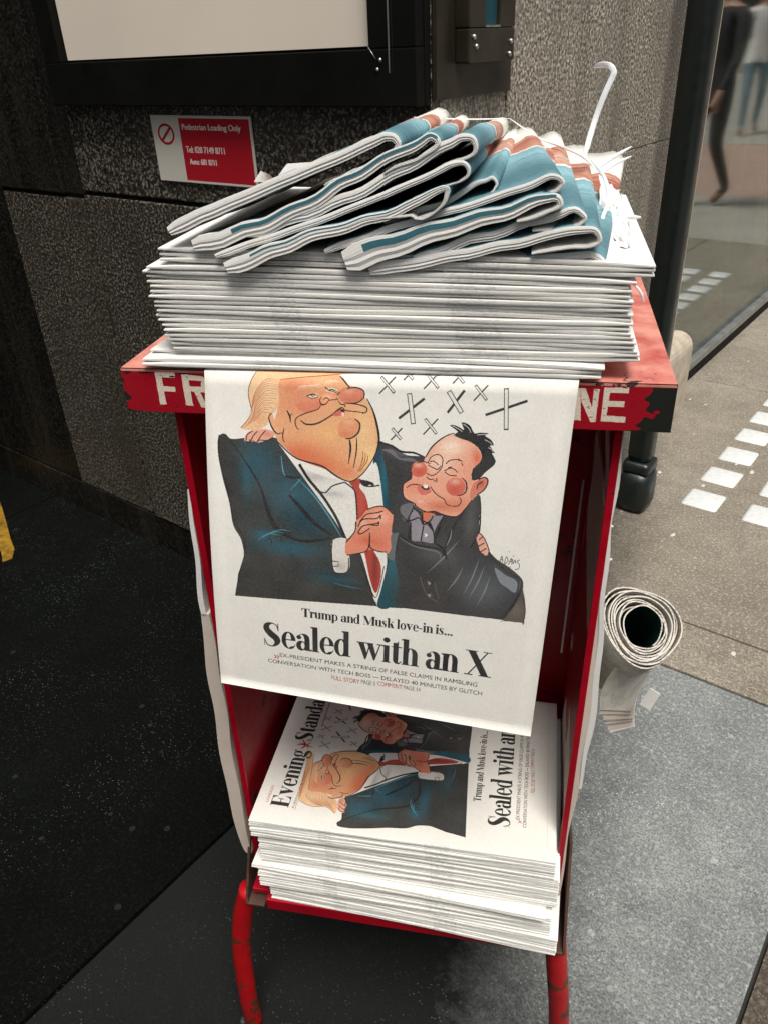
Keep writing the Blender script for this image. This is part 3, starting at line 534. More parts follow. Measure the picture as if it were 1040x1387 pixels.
# masthead (seen on the lower pile), its small print, the rules
serif(page, 'Evening', 110, 165, 400, 130)
serif(page, 'Standard', 575, 165, 440, 130)
for L in ([(515, 125, 5), (545, 140, 12), (580, 118, 5)], [(540, 95, 4), (548, 135, 9), (535, 180, 4)], [(525, 160, 4), (548, 150, 7), (570, 165, 4)], [(556, 102, 3), (552, 140, 6)]): page.line(L, col=(170, 40, 40))
sans(page, 'LONDON', 130, 60, 110, 13, (180, 50, 44))
sans(page, 'TUESDAY 13 AUGUST', 110, 192, 250, 9, (60, 56, 54)); page.line([(104, 198), (400, 198)], 2, col=(180, 60, 50), k=1); page.line([(700, 190), (1010, 190)], 5, col=(60, 58, 56), k=1)
for y in (1358, ): page.line([(60, y), (1040, y)], 1.5, col=(196, 193, 186), k=1)
# show-through of the inside pages
gx = rng.standard_normal((IH//8+1, IW//3+1)); gx = np.repeat(np.repeat(gx, 8, 0), 3, 1)[:IH, :IW]
page.a *= (1-.012*np.clip(gx, -1, 1)[..., None]).astype(np.float32)
IMG = page.image('front_page')
def image_mat(name, im, rough=.9, lift=0, bump=.25, spec=.15, dirt=1):
    t = NT(name); tx = t.n('ShaderNodeTexImage', image=im, extension='EXTEND'); t.t.links.new(t.tc.outputs['UV'], tx.inputs[0])
    a = t.noise(35, 4); c = t.mix(t.mr(a, .3, .7, 0, .08*dirt), tx.outputs[0], (.3, .3, .28))
    if lift: c = t.mix(lift, c, (.58, .60, .58))
    g = t.noise(900, 1); c = t.mix(t.mr(g, .35, .65, 0, .10*dirt), c, (.25, .25, .24))
    return t.set(c, rough, t.bump(a, bump, .002), spec=spec)
PRINT = image_mat('front_page_print', IMG); TEALP = plain('teal_print', (.035, .12, .15), .8, 0, .15, 60, .1, .2); FOLDP = image_mat('front_page_print_fold', IMG, .5, .16, bump=.35, spec=.5)

# ================================================================ SETTING
def wbox(name, u0, u1, v0, v1, z0, z1, m, parent=None, bev=0):       # u: along the front wall to the left of the corner, v: into the side street
    mat = None if parent is not None else WM
    return box(name, -u0, -u1, v0, v1, z0, z1, m, parent, bev, mat)
# ground: one dark bed to the horizon, paving slabs of different stone laid on it
LIGHTBASE = concrete('far_street_paving', (.30, .28, .24), (.44, .41, .36), ((.5, .5, .48), .3, .1))
g = wbox('ground', 60, -60, -60, 60, -.40, -.12, LIGHTBASE); tag(g, kind='structure')
g = wbox('paving_bed', 5, -9.2, -6.2, 11, -.118, -.012, MORTAR); tag(g, kind='structure')
pav = empty('pavement', None, None, WM); tag(pav, kind='structure')
def slab(u0, u1, v0, v1, m, top=0): wbox('paving_slab', u0, u1, v0, v1, -.05, top, m, pav, .003)
J = .0035
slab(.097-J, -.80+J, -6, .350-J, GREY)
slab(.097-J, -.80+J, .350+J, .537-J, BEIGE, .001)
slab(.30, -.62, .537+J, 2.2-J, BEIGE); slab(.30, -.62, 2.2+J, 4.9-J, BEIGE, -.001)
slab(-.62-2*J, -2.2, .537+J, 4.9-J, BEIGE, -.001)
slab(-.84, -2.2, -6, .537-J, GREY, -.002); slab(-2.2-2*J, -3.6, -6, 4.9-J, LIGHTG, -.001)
wbox('gully', -.80-J, -.84+J, -6, .537-J, -.05, -.006, GULLY, pav)
slab(1.60, .097+J, -1.75, .70, BLACK); slab(4.5, .097+J, -6, -1.75-2*J, BLACK, -.001); slab(4.5, 1.60+2*J, -1.75, 2.5, BLACK, -.001)
slab(.30, -3.6, 4.9+J, 6.7-J, LIGHTG); slab(.60, -9, 10.6+J, 30, LIGHTG, .002)
slab(.30, -9, 6.7+J, 10.6-J, PINK, -.003)
slab(-3.6-2*J, -9, -30, 6.7-J, concrete('street_asphalt', (.16, .155, .14), (.26, .25, .23), ((.3, .3, .28), .3, .1)), -.10)
# pale glass blocks set in the pavement
pl = empty('pavement_lights', 'rows of pale square glass blocks set into the beige pavement by the black post', 'pavement light', WM)
pm = bm_mesh('glass_block', box_bm(-.0535, .0535, -.0535, .0535, -.02, .005, .012), WHITETILE, True)
pm2 = pm
for r_, (u, ex_) in enumerate(((-.243, 0), (-.430, 0), (-.617, 0), (-.804, 0))):
    for k in range(16):
        v = 1.175+k*.186+r_*.0
        if r_ >= 2 and k > 12: continue
        o = link('glass_block', pm, pl, Matrix.Translation((-u, v, 0)) @ Matrix.Rotation(random.uniform(-.02, .02), 4, 'Z') @ Matrix.Diagonal((1.07, 1.12, 1, 1)))
# gum and litter specks
gum = plain('pale_gum', (.55, .52, .45), .7); gm = bm_mesh('chewing_gum', (lambda b: (bmesh.ops.create_uvsphere(b, u_segments=8, v_segments=5, radius=1), b)[1])(bmesh.new()), gum, True)
def G_at(px, py):
    v = ray(px, py); q = CP + v*(-H/v.z); return q
for (px, py, a, b_) in ((1018, 640, .016, .007), (997, 629, .010, .005), (934, 541, .007, .005), (955, 548, .006, .005), (893, 640, .010, .007), (888, 644, .008, .006), (952, 658, .011, .006), (911, 725, .012, .006), (993, 886, .009, .006), (828, 713, .008, .006), (826, 758, .008, .006)):
    q = G_at(px, py); o = link('chewing_gum', gm, None, Matrix.Translation((q.x, q.y, .001)) @ Matrix.Rotation(random.uniform(.4, 1.2), 4, 'Z') @ Matrix.Diagonal((a, b_, .0015, 1)))
    tag(o, 'small pale flattened spot of gum trodden into the pavement', 'chewing gum', 'pale gum spots on the pavement')

# ---- the granite wall: front face (v = 0) and the side face round the corner (u = 0)
gw = empty('granite_wall', 'speckled dark granite clad wall corner behind the newspaper stand', 'wall', WM)
wbox('wall_core', 2.6, .030, .030, 1.295, 0, 3.4, MORTAR, gw)
def gpanel(u0, u1, z0, z1, m, y=0.0): return wbox('granite_panel', u0, u1, y, .028, z0, z1, m, gw, .003)
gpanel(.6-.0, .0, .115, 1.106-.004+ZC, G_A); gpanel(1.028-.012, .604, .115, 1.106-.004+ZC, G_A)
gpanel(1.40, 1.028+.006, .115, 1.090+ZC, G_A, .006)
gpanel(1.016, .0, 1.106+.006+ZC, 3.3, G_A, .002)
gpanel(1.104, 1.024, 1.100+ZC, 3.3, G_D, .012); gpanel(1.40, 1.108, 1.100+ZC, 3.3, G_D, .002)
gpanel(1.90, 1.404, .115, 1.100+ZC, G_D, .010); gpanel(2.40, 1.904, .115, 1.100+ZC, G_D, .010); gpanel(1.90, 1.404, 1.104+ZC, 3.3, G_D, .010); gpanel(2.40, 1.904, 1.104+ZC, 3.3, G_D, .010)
wbox('plinth', 2.40, 0, .004, .028, 0, .111, G_D, gw)
def gside(v0, v1, z0, z1, m, x=0.0): return wbox('granite_panel', .028, x, v0, v1, z0, z1, m, gw, .002)
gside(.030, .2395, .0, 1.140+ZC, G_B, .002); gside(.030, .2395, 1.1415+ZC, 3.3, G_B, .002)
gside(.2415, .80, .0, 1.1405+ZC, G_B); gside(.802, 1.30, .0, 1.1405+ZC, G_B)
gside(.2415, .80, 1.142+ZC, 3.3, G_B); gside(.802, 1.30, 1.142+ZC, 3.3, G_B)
rt = empty('side_wall', 'dark granite return wall closing the recess beyond the far left', 'wall', WM)
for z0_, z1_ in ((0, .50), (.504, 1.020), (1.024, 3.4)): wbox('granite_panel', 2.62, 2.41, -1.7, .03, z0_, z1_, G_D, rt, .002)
wbox('skirting', 2.408, 2.392, -1.6, .0, 0, .10, BLACKM, rt, .002)
yv = [G_at(*q_) for q_ in ((-16, 640), (3, 688), (10, 712), (15, 732), (20, 745), (17, 757), (4, 762), (2, 748), (-8, 742), (-30, 660))]
yb = bmesh.new(); yf = yb.faces.new([yb.verts.new((v_.x, v_.y, .001)) for v_ in yv]); ex2 = bmesh.ops.extrude_face_region(yb, geom=[yf])
for v_ in [e_ for e_ in ex2['geom'] if isinstance(e_, bmesh.types.BMVert)]: v_.co.z += .003
bmesh.ops.recalc_face_normals(yb, faces=yb.faces)
tag(link('yellow_tape', bm_mesh('yellow_tape', yb, YELLOW)), 'worn strip of yellow tape on the black ground at the far left', 'tape')
# unseen soffit, added overhead to keep light off the left side
so = wbox('shade_soffit', 3.2, 1.10, -2.7, 1.2, 2.75, 2.95, BLACKM); tag(so, 'black unseen soffit added overhead to shade the left side', 'shade_canopy')

cbm = empty('shade_box', 'black unseen metal box added just behind the viewpoint to shade the ground', 'light_blocker', Matrix.Translation((-.42, -.29, 0)))  # out of view, added to keep light off the ground by the stand
box('shade_box_body', -.95, .93, -.24, .24, .06, 1.12, BLACKM, cbm, .01); box('shade_box_base', -.93, .91, -.22, .22, 0, .06, CREAM, cbm, .005)
for x in (-.90, .02): box('shade_box_door', x, x+.86, .241, .255, .10, .95, BLACKM, cbm, .004)
pr = empty('shade_pier', 'black unseen square block added left of the viewpoint to block light', 'shade_pier', WM)  # added out of view, holds light off the left side
wbox('shade_pier_core', 2.1, 1.45, -2.6, -1.72, 0, 3.4, BLACKM, pr, .004); wbox('shade_pier_base', 2.12, 1.43, -2.62, -1.701, 0, .12, G_D, pr, .003)
# ---- notice board with black frame on the front face
nb = empty('notice_board', 'cream notice board in a heavy black metal frame on the granite wall', 'notice board', WM @ Matrix.Translation((0, 0, ZC)))
def nbox(n, u0, u1, v0, v1, z0, z1, m, bev=.002): return wbox(n, u0, u1, v0, v1, z0, z1, m, nb, bev)
nbox('backing', 1.000, .0, -.012, .0015, 1.297, 2.35, BLACKM)
nbox('board_panel', .936, .097, -.016, -.0125, 1.382, 2.26, BOARD, .0005)
nbox('frame_rail', 1.000, .002, -.034, -.0125, 1.297, 1.378, BLACKM)
nbox('frame_rail', 1.000, .002, -.034, -.0125, 2.262, 2.35, BLACKM)
nbox('frame_stile', .999, .9385, -.033, -.0125, 1.3785, 2.2615, BLACKM)
nbox('frame_stile', .0945, .003, -.033, -.0125, 1.3785, 2.2615, BLACKM)
nbox('trim_strip', .0545, .0525, -.0345, -.0332, 1.345, 2.2, ALU, 0)
nbox('trim_strip', .0475, .0468, -.0345, -.0332, 1.345, 2.2, BRONZE, 0)
sm = bm_mesh('screw', (lambda b: (bmesh.ops.create_uvsphere(b, u_segments=10, v_segments=6, radius=.0034), b)[1])(bmesh.new()), SCREW, True)
for u, z in ((.071, 1.363), (.077, 1.350)): link('screw', sm, nb, Matrix.Translation((-u, -.0335, z)))
tube = tube_mesh('mitre_joint', [(-.0935, -.0342, 1.381), (-.080, -.0342, 1.365)], .0008, ALU, 6); link('mitre_joint', tube, nb)
# ---- bronze plate and its box on the side face
bp = empty('metal_cover', 'bronze metal cover plate with a screwed box and slot window beside the notice board', 'cover plate', WM @ Matrix.Translation((0, 0, ZC)))
def sbox(n, v0, v1, x0, x1, z0, z1, m, bev=.0015): return wbox(n, x1, x0, v0, v1, z0, z1, m, bp, bev)
sbox('plate', .002, .240, -.007, -.001, 1.304, 2.35, BRONZE)
sbox('edge_strip', .003, .036, -.0095, -.0072, 1.306, 2.34, ALU if False else BRONZE, .0008)
sbox('cover_box', .058, .200, -.034, -.0075, 1.352, 1.400, BRONZE, .003)
sbox('cover_box', .058, .106, -.034, -.0075, 1.4005, 2.1, BRONZE, .002); sbox('cover_box', .151, .200, -.034, -.0075, 1.4005, 2.1, BRONZE, .002)
gl = plain('teal_window_glass', (.015, .06, .075), .1, 0, .2, 5, .0)
sbox('window', .1065, .1505, -.027, -.020, 1.401, 2.09, gl, 0); sbox('window_sill', .1065, .1505, -.0345, -.0275, 1.4005, 1.4035, SCREW, 0)
for v, z in ((.070, 1.388), (.077, 1.375), (.182, 1.362), (.186, 1.380)): link('screw', sm, bp, Matrix.Translation((.035, v, z)) @ Matrix.Scale(1.25, 4))
link('screw', sm, bp, Matrix.Translation((.0075, .225, 1.43)))

# ---- red phone sign
def sign_canvas():
    cv = Canvas(900, 380, (205, 200, 188)); NOI = 0
    cv.fill([(268, 12), (888, 12), (888, 368), (268, 368)], (170, 18, 34), smooth=False, grain=.02)
    cv.fill(ell(130, 105, 80, 62), (170, 18, 34), smooth=False, grain=0); cv.fill(ell(130, 105, 63, 47), (205, 200, 188), smooth=False, grain=0)
    cv.line([(86, 140), (174, 70)], 18, col=(170, 18, 34), k=1)
    ww = (226, 218, 206)
    for dx in (0, 1.6, 3.2): sans(cv, 'Pedestrian Loading Only', 292+dx, 76, 520, 34, ww)
    for dx in (0, 2, 4): sans(cv, 'Tel: 020 7149 8711', 300+dx, 205, 350, 38, ww)
    for dx in (0, 2, 4): sans(cv, 'Auto: 681 8711', 318+dx, 272, 245, 34, ww)
    return cv.image('sign_print')
SIGN = image_mat('sign_print', sign_canvas(), .45, bump=.02, spec=.3, dirt=.15)
sg = bm_mesh('sign_plate', box_bm(-.704, -.4065, -.004, -.001, 1.152, 1.2785, .0006), PAPER)
so_ = link('wall_sign', sg, None, WM @ Matrix.Translation((0, 0, ZC))); so_.data.materials[0] = plain('sign_edge', (.6, .58, .52), .5)
tag(so_, 'red and white pedestrian loading sign with phone numbers on the granite wall', 'sign')
link('sign_face', mesh('sign_face', [(-.704+.001, -.0043, 1.153), (-.4065-.001, -.0043, 1.153), (-.4065-.001, -.0043, 1.2775), (-.704+.001, -.0043, 1.2775)], [(0, 1, 2, 3)], SIGN, uvs=[(0, 0), (1, 0), (1, 1), (0, 1)]), so_)

# ---- post, stone curb, shop front
po = empty('black_post', 'tall black painted post with a collared foot at the shop corner', 'post', WM)
link('shaft', bm_mesh('shaft', box_bm(.036, .110, .985, 1.055, .17, 3.4, .024), POST, True), po)
fb = box_bm(.024, .124, .962, 1.075, 0, .140, .036); link('foot_collar', bm_mesh('foot_collar', fb, POST, True), po)
link('foot_ring', bm_mesh('foot_ring', box_bm(.030, .116, .975, 1.066, .128, .172, .016), POST, True), po)
link('edge_trim', bm_mesh('edge_trim', box_bm(.1015, .1050, 1.052, 1.0545, .17, 3.4, .001), CREAM), po)
cs = empty('stone_curb', 'cream rounded stone block between the black post and the shop window', 'stone block', WM)
cb = bmesh.new()
P = [(-.185, 0), (-.065, 0)] + [(-.125+.06*math.cos(t), .25+.06*math.sin(t)) for t in np.linspace(0, math.pi, 12)]
for yy in (1.32, 1.86):
    for (x, z) in P: cb.verts.new((x, yy, z))
cb.verts.ensure_lookup_table(); n_ = len(P)
for k in range(n_): cb.faces.new([cb.verts[k], cb.verts[(k+1) % n_], cb.verts[n_+(k+1) % n_], cb.verts[n_+k]])
cb.faces.new(cb.verts[:n_]); cb.faces.new(cb.verts[n_:])
bmesh.ops.recalc_face_normals(cb, faces=cb.faces)
link('block', bm_mesh('block', cb, CREAM), cs)
# shop window
gt = bpy.data.materials.new('shop_glass'); gt.use_nodes = True; t_ = gt.node_tree; t_.nodes.clear()
go = t_.nodes.new('ShaderNodeOutputMaterial'); mx = t_.nodes.new('ShaderNodeMixShader'); gg = t_.nodes.new('ShaderNodeBsdfGlossy'); tr = t_.nodes.new('ShaderNodeBsdfTransparent'); lw = t_.nodes.new('ShaderNodeLayerWeight')
lw.inputs[0].default_value = .55; gg.inputs['Roughness'].default_value = .042; gg.inputs['Color'].default_value = (.95, .97, .95, 1); tr.inputs['Color'].default_value = (.82, .88, .86, 1)
mr_ = t_.nodes.new('ShaderNodeMapRange'); mr_.inputs[1].default_value = 0; mr_.inputs[2].default_value = 1; mr_.inputs[3].default_value = .12; mr_.inputs[4].default_value = .86
t_.links.new(lw.outputs['Fresnel'], mr_.inputs[0]); t_.links.new(mr_.outputs[0], mx.inputs[0]); t_.links.new(tr.outputs[0], mx.inputs[1]); t_.links.new(gg.outputs[0], mx.inputs[2]); t_.links.new(mx.outputs[0], go.inputs[0])
sf = empty('shop_window', 'large plate glass shop window with a grey metal sill at right', 'window', WM)
GU = .165
wbox('glass_pane', GU+.004, GU, 1.35, 5.6, .09, 3.2, gt, sf)
wbox('sill_rail', GU+.05, GU-.028, 1.88, 5.6, .056, .090, ALU, sf, .004); wbox('base_rail', GU+.05, GU-.018, 1.88, 5.6, -.004, .055, BLACKM, sf, .003)
wbox('head_rail', GU+.03, GU-.03, 1.32, 5.6, 3.2, 3.3, BLACKM, sf, .003); wbox('jamb', GU+.03, GU-.03, 5.6, 5.7, 0, 3.3, BLACKM, sf, .003); wbox('jamb', GU+.03, GU-.02, 1.31, 1.35, 0, 3.2, BLACKM, sf, .002)
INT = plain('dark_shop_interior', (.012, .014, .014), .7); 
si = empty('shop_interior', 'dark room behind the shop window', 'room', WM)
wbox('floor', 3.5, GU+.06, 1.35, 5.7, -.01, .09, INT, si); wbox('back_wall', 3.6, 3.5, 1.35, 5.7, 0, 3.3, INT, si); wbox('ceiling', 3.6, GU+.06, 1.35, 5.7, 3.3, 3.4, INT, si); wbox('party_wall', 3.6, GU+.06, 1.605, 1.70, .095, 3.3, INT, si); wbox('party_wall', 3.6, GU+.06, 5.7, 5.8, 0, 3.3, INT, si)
for (px, py, lab) in ((962, 440, 'thin timber post inside the shop window, nearer the black street post'), (1013, 395, 'thin timber post inside the shop window, nearer the photo edge')):
    v = ray(px, py); q = WM.inverted() @ (CP + v*((.09-H)/v.z))
    o = link('timber_post', bm_mesh('timber_post', box_bm(q.x-.026, q.x+.026, q.y-.026, q.y+.026, .09, 3.29, .004), WOOD), None, WM); tag(o, lab, 'post')
# the buildings across the street
fac = plain('pale_render', (.42, .39, .34), .85, 0, .15, .8, .1); gl2 = plain('dark_window_glass', (.03, .035, .04), .15)
for k, (u0, u1, v0, v1, hh) in enumerate(((-12, -18, -30, 1.5, 6), (6, -14, 31, 38, 12))):
    ob = empty('terrace_building', ('long pale rendered building across the street, facing the shop', 'pale rendered building closing the far end of the side street')[k], 'building', WM)
    wbox('wall', u0, u1, v0, v1, -.1, hh, fac, ob)
    wm = None
    for f in range(2 if k == 0 else 3):
        for j in range(9 if k == 0 else 5):
            if k == 0: o = wbox('window', u0+.03, u0-.05, v0+1.5+j*3.9, v0+3.3+j*3.9, 1.0+f*3.6, 3.2+f*3.6, gl2, ob)
            else: o = wbox('window', u0-1.5-j*3.8, u0-3.2-j*3.8, v0-.03, v0+.05, 1.0+f*3.6, 3.2+f*3.6, gl2, ob)

# ================================================================ THE STAND
st = empty('newspaper_stand', 'red metal free newspaper stand with worn paint, tray top and lower shelf', 'newspaper stand', SM @ Matrix.Translation((0, .13, -TZ)))
OFF = Matrix.Translation((0, -.13, TZ))
def sp(name, me, mat=None): return link(name, me, st, OFF @ (mat if mat is not None else Matrix()))
def spb(name, x0, x1, y0, y1, z0, z1, m, bev=.0012): return sp(name, bm_mesh(name, box_bm(x0, x1, y0, y1, z0, z1, bev), m))
LX0, LX1 = -.2235, .2215
spb('tray_top', LX0, LX1, .0005, .335, -.003, 0, REDTOP, .0008)
def lip_canvas():
    w_, h_ = 1500, 132; cv = Canvas(w_, h_, (26, 27, 23)); PXM = w_/(LX1-LX0)
    cv.T = lambda p: ((p[0]-LX0)*PXM, -p[1]*PXM)
    def q(px, py): v = at_y(px, py, 0); return (v.x, v.z)
    red = (150, 2, 24)
    Lf = [(165, 503), (172, 508), (181, 502), (190, 507), (205, 506), (225, 506), (238, 504), (247, 509), (262, 505), (280, 507)]
    Rg = [(780, 521), (800, 524), (830, 523), (850, 527), (866, 524), (884, 527), (880, 536), (872, 542), (880, 548), (874, 556), (881, 561), (888, 563), (883, 569), (873, 566), (868, 572), (860, 578), (864, 584), (780, 583)]
    top = [q(*p) for p in Lf]+[q(*p) for p in Rg]
    low = [q(*p) for p in ((600, 577), (280, 563), (240, 560), (186, 557), (172, 552), (169, 544), (179, 541), (170, 531), (165, 524), (168, 516), (163, 509))]
    cv.fill(top+low, red, [(.0, -.02, .3, .05, (136, 2, 20), .5)], k=3, grain=.03)
    for p in ((889, 560), (877, 533), (869, 552), (170, 548)): c_ = q(*p); cv.fill([(c_[0]+.0022*math.cos(t)*(1+.3*math.sin(3*t)), c_[1]+.0015*math.sin(t)) for t in np.linspace(0, 6.28, 12)[:-1]], red, grain=0)
    lw_ = (208, 196, 178)
    def L(P): cv.fill([q(*p) for p in P], lw_, smooth=False, grain=.05)
    L([(209, 504), (236, 505), (237, 513), (219, 512), (221, 524), (237, 525), (238, 532), (222, 531), (226, 549), (217, 549)])
    L([(245, 508), (254, 508), (262, 551), (252, 550)]); L([(250, 508), (276, 511), (280, 522), (278, 533), (256, 531), (255, 524), (272, 525), (272, 517), (252, 516)]); L([(262, 530), (270, 530), (282, 554), (273, 553)])
    L([(776, 526), (786, 527), (786, 571), (777, 570)]); L([(786, 527), (793, 527), (803, 558), (806, 573), (799, 573), (787, 545)]); L([(804, 528), (812, 528), (806, 573), (799, 572)])
    L([(818, 526), (852, 526), (851, 534), (826, 533), (824, 544), (846, 545), (845, 553), (823, 552), (821, 564), (847, 566), (846, 574), (813, 572)])
    for a in range(46):                                        # scratches and chips through the lettering
        x = random.choice([random.uniform(786, 850), random.uniform(209, 280)]); y = random.uniform(508, 575)
        c_ = q(x, y); l_ = random.uniform(.0006, .0035); cv.line([(c_[0], c_[1], .0002), (c_[0]+l_, c_[1]+random.uniform(-.001, .001), .0005), (c_[0]+l_*1.6, c_[1]+random.uniform(-.002, .001), .0001)], col=random.choice([(150, 20, 34), (90, 70, 60), (30, 28, 26)]), k=3)
    for a in range(30):
        c_ = q(random.uniform(165, 900), random.uniform(503, 512)+(0 if a % 2 else 60)); r_ = random.uniform(.0008, .0025)
        cv.fill([(c_[0]+r_*2*math.cos(t)*random.uniform(.6, 1), c_[1]+r_*.5*math.sin(t)) for t in np.linspace(0, 6.28, 9)[:-1]], (34, 30, 27), grain=0)
    return cv.image('lip_paint')
LIPM = image_mat('lip_paint', lip_canvas(), .55, bump=.08, spec=.2, dirt=.12)
spb('tray_lip', LX0, LX1, .0012, .0032, -.038, -.0035, BLACKM, .0004)
sp('lip_face', mesh('lip_face', [(LX0, .0006, -.0385), (LX1, .0006, -.0385), (LX1, .0006, .0005), (LX0, .0006, .0005)], [(0, 1, 2, 3)], LIPM, uvs=[(0, 0), (1, 0), (1, 1), (0, 1)]))
spb('tray_side', LX1-.002, LX1, .004, .333, -.036, -.0035, REDTOP, .0004); spb('tray_side', LX0, LX0+.002, .004, .333, -.036, -.0035, REDTOP, .0004)
shear = Matrix(((1, 0, .012, .012*.04), (0, 1, 0, 0), (0, 0, 1, 0), (0, 0, 0, 1)))
def sps(name, x0, x1, y0, y1, z0, z1, m, bev=.0008):
    b = box_bm(x0, x1, y0, y1, z0, z1, bev); bmesh.ops.transform(b, matrix=shear, verts=b.verts); return sp(name, bm_mesh(name, b, m))
for s_, x in ((-1, -.191), (1, .1885)):
    sps('side_panel', x-.0012, x+.0012, .024, .265, -.705, -.004, DARKRED)
    sps('panel_flange', *((x-.0012, x+.0055) if s_ < 0 else (x-.0055, x+.0012)), .0205, .0235, -.700, -.0395, RED)
sps('back_panel', -.1900, .1874, .262, .265, -.70, -.004, DARKRED)
sps('back_rib', .085, .100, .246, .2615, -.60, -.03, RED); sps('back_rib', -.10, -.085, .246, .2615, -.60, -.03, RED)
for nm_, A_, B_, wq, m_ in (('paper_slip', (790, 650), (760, 884), .0026, PAPER), ('red_slot_edge', (800, 652), (788, 745), .0022, RED)):
    a_, b2 = at_y(*A_, .2), at_y(*B_, .2); sp(nm_, tube_mesh(nm_, [a_, b2], wq/2, m_, 6))
spb('shelf', -.2, .183, -.002, .262, -.712, -.704, RED)
spb('shelf_lip', -.178, .160, -.014, -.003, -.724, -.7045, RED, .002)
for s_, x in ((-1, -.205), (1, .192)):
    b = bmesh.new(); q = [b.verts.new(v) for v in ((x, -.012, -.722), (x, .26, -.722), (x, .26, -.66), (x, .05, -.60))]; b.faces.new(q)
    q2 = [b.verts.new((v.co.x+.003*s_, v.co.y, v.co.z)) for v in q]; b.faces.new(q2[::-1])
    for k in range(4): b.faces.new([q[k], q[(k+1) % 4], q2[(k+1) % 4], q2[k]])
    bmesh.ops.recalc_face_normals(b, faces=b.faces); sp('corner_bracket', bm_mesh('corner_bracket', b, RUST))
    spb('bracket_flange', *(sorted((x+.003*s_, x-.022*s_))), -.012, .262, -.7265, -.7225, RUST)
GZ = -TZ
def leg(P, side):
    pts = spline([(p.x, p.y, p.z) for p in P], 6); sp('leg', tube_mesh('leg', pts, .0135, REDLEG, 18))
gl_ = GZ+.002
for s_, y in ((0, .012), (.05, .235)):
    a = [Vector((-.212, y, -.728)), Vector((-.232, y, -.80)), Vector((-.2455, y, -.895)), Vector((-.251, y, -1.0)), Vector((-.2515, y, gl_))]
    b_ = [Vector((.1835, y, -.728)), Vector((.191, y, -.80)), Vector((.200, y, -.895)), Vector((.205, y, -1.0)), Vector((.206, y, gl_))]
    if s_: a = [v+Vector((.05, 0, 0)) for v in a]; b_ = [v-Vector((.05, 0, 0)) for v in b_]
    leg(a, 0); leg(b_, 1)
0 and sp('floor_bar', tube_mesh('floor_bar', [(-.2515, .012, gl_+.013), (-.2515, .235, gl_+.013)], .013, REDLEG)); 0 and sp('floor_bar', tube_mesh('floor_bar', [(.206, .012, gl_+.013), (.206, .235, gl_+.013)], .013, REDLEG))
sp('rivet', sm, Matrix.Translation((-.162, .24, -.11)) @ Matrix.Scale(.5, 4)); sp('rivet', sm, Matrix.Translation((.19, .15, -.17)) @ Matrix.Scale(.5, 4))

# ================================================================ NEWSPAPERS
def slab_mesh(seed, L_=.366, D_=.292, t=.0032, mats=(PAPER, EDGE), sag=1., groove=.0008):
    r_ = random.Random(seed); nx = 16; V, Fc, fm, uv = [], [], [], []
    prof = [(.004, .0), (.0004, .06*t), (.0, .40*t), (groove, .47*t), (.0001, .54*t), (.0002, .92*t), (.0025, t), (.15, t), (D_-.004, t), (D_, .5*t), (D_-.003, 0)]
    ph = r_.uniform(0, 6); A = [r_.uniform(-.0005, .0005)*sag for _ in range(4)]
    for i in range(nx+1):
        s_ = i/nx; x = -L_/2+L_*s_
        e = min(1, min(s_, 1-s_)/.012+.45)
        dz = sum(a*math.sin((k+1)*3.1*s_+ph*k) for k, a in enumerate(A))*.8
        dy = .0009*math.sin(5*s_+ph)*sag+r_.uniform(-.0002, .0002)
        for (y, z) in prof:
            V.append((x, y+(dy if y < .1 else 0), t/2+(z-t/2)*e+dz)); uv.append(((y)/D_, 1-s_))
    m = len(prof)
    for i in range(nx):
        for k in range(m):
            Fc.append((i*m+k, i*m+(k+1) % m, (i+1)*m+(k+1) % m, (i+1)*m+k)); fm.append(0 if k in (6, 7, 10) else 1)
    Fc += [tuple(range(m))[::-1], tuple(range(nx*m, nx*m+m))]; fm += [1, 1]
    return mesh('folded_newspaper', V, Fc, list(mats), fm, uv)
SL = [slab_mesh(k, t=.0035) for k in range(7)]
def put(me, x, y, z, rz=0, label='', group=None, rx=0, ry=0, kind=None):
    o = link('newspaper', me, None, SM @ Matrix.Translation((x, y, z)) @ Matrix.Rotation(rz, 4, 'Z') @ Matrix.Rotation(ry, 4, 'Y') @ Matrix.Rotation(rx, 4, 'X'))
    tag(o, label, 'newspaper', group); return o
# upper pile
z = .0032; p_ = .00360; GT = 'folded newspapers piled flat on the tray'
for i in range(24):
    if i < 2: x, y, rz = -.017, -.003+i*.001, 0
    elif i == 2: x, y, rz = -.015, .004, R(-2.2)
    elif i > 20: x, y, rz = .012, .004, 0
    else:
        lx = {3: .004, 4: .003, 5: .001, 6: -.001, 7: -.001, 8: -.002}.get(i, -.004-.0002*i+random.uniform(-.002, .002))
        x, y, rz = lx+random.uniform(-.0008, .0008)+.006, .003+random.uniform(-.0009, .0009), random.gauss(0, .0015)
    lab = 'folded newspaper in the neat flat pile on the tray'; grp = GT
    if i == 0: lab, grp = 'bottom folded newspaper of the flat pile, resting on the tray edge above the red lip', None
    if i == 2: lab, grp = 'folded newspaper low in the tray pile, its corner jutting out at left', None
    if i == 23: lab, grp = 'topmost flat newspaper of the tray pile, blank side up under the tied bundle', None
    put(SL[i % 7], x, y, z, rz, lab, grp, ry=R(1.75)*max(0, i-2)/21); z += p_ + (.0012 if i in (2, 20) else 0)
ZT = z
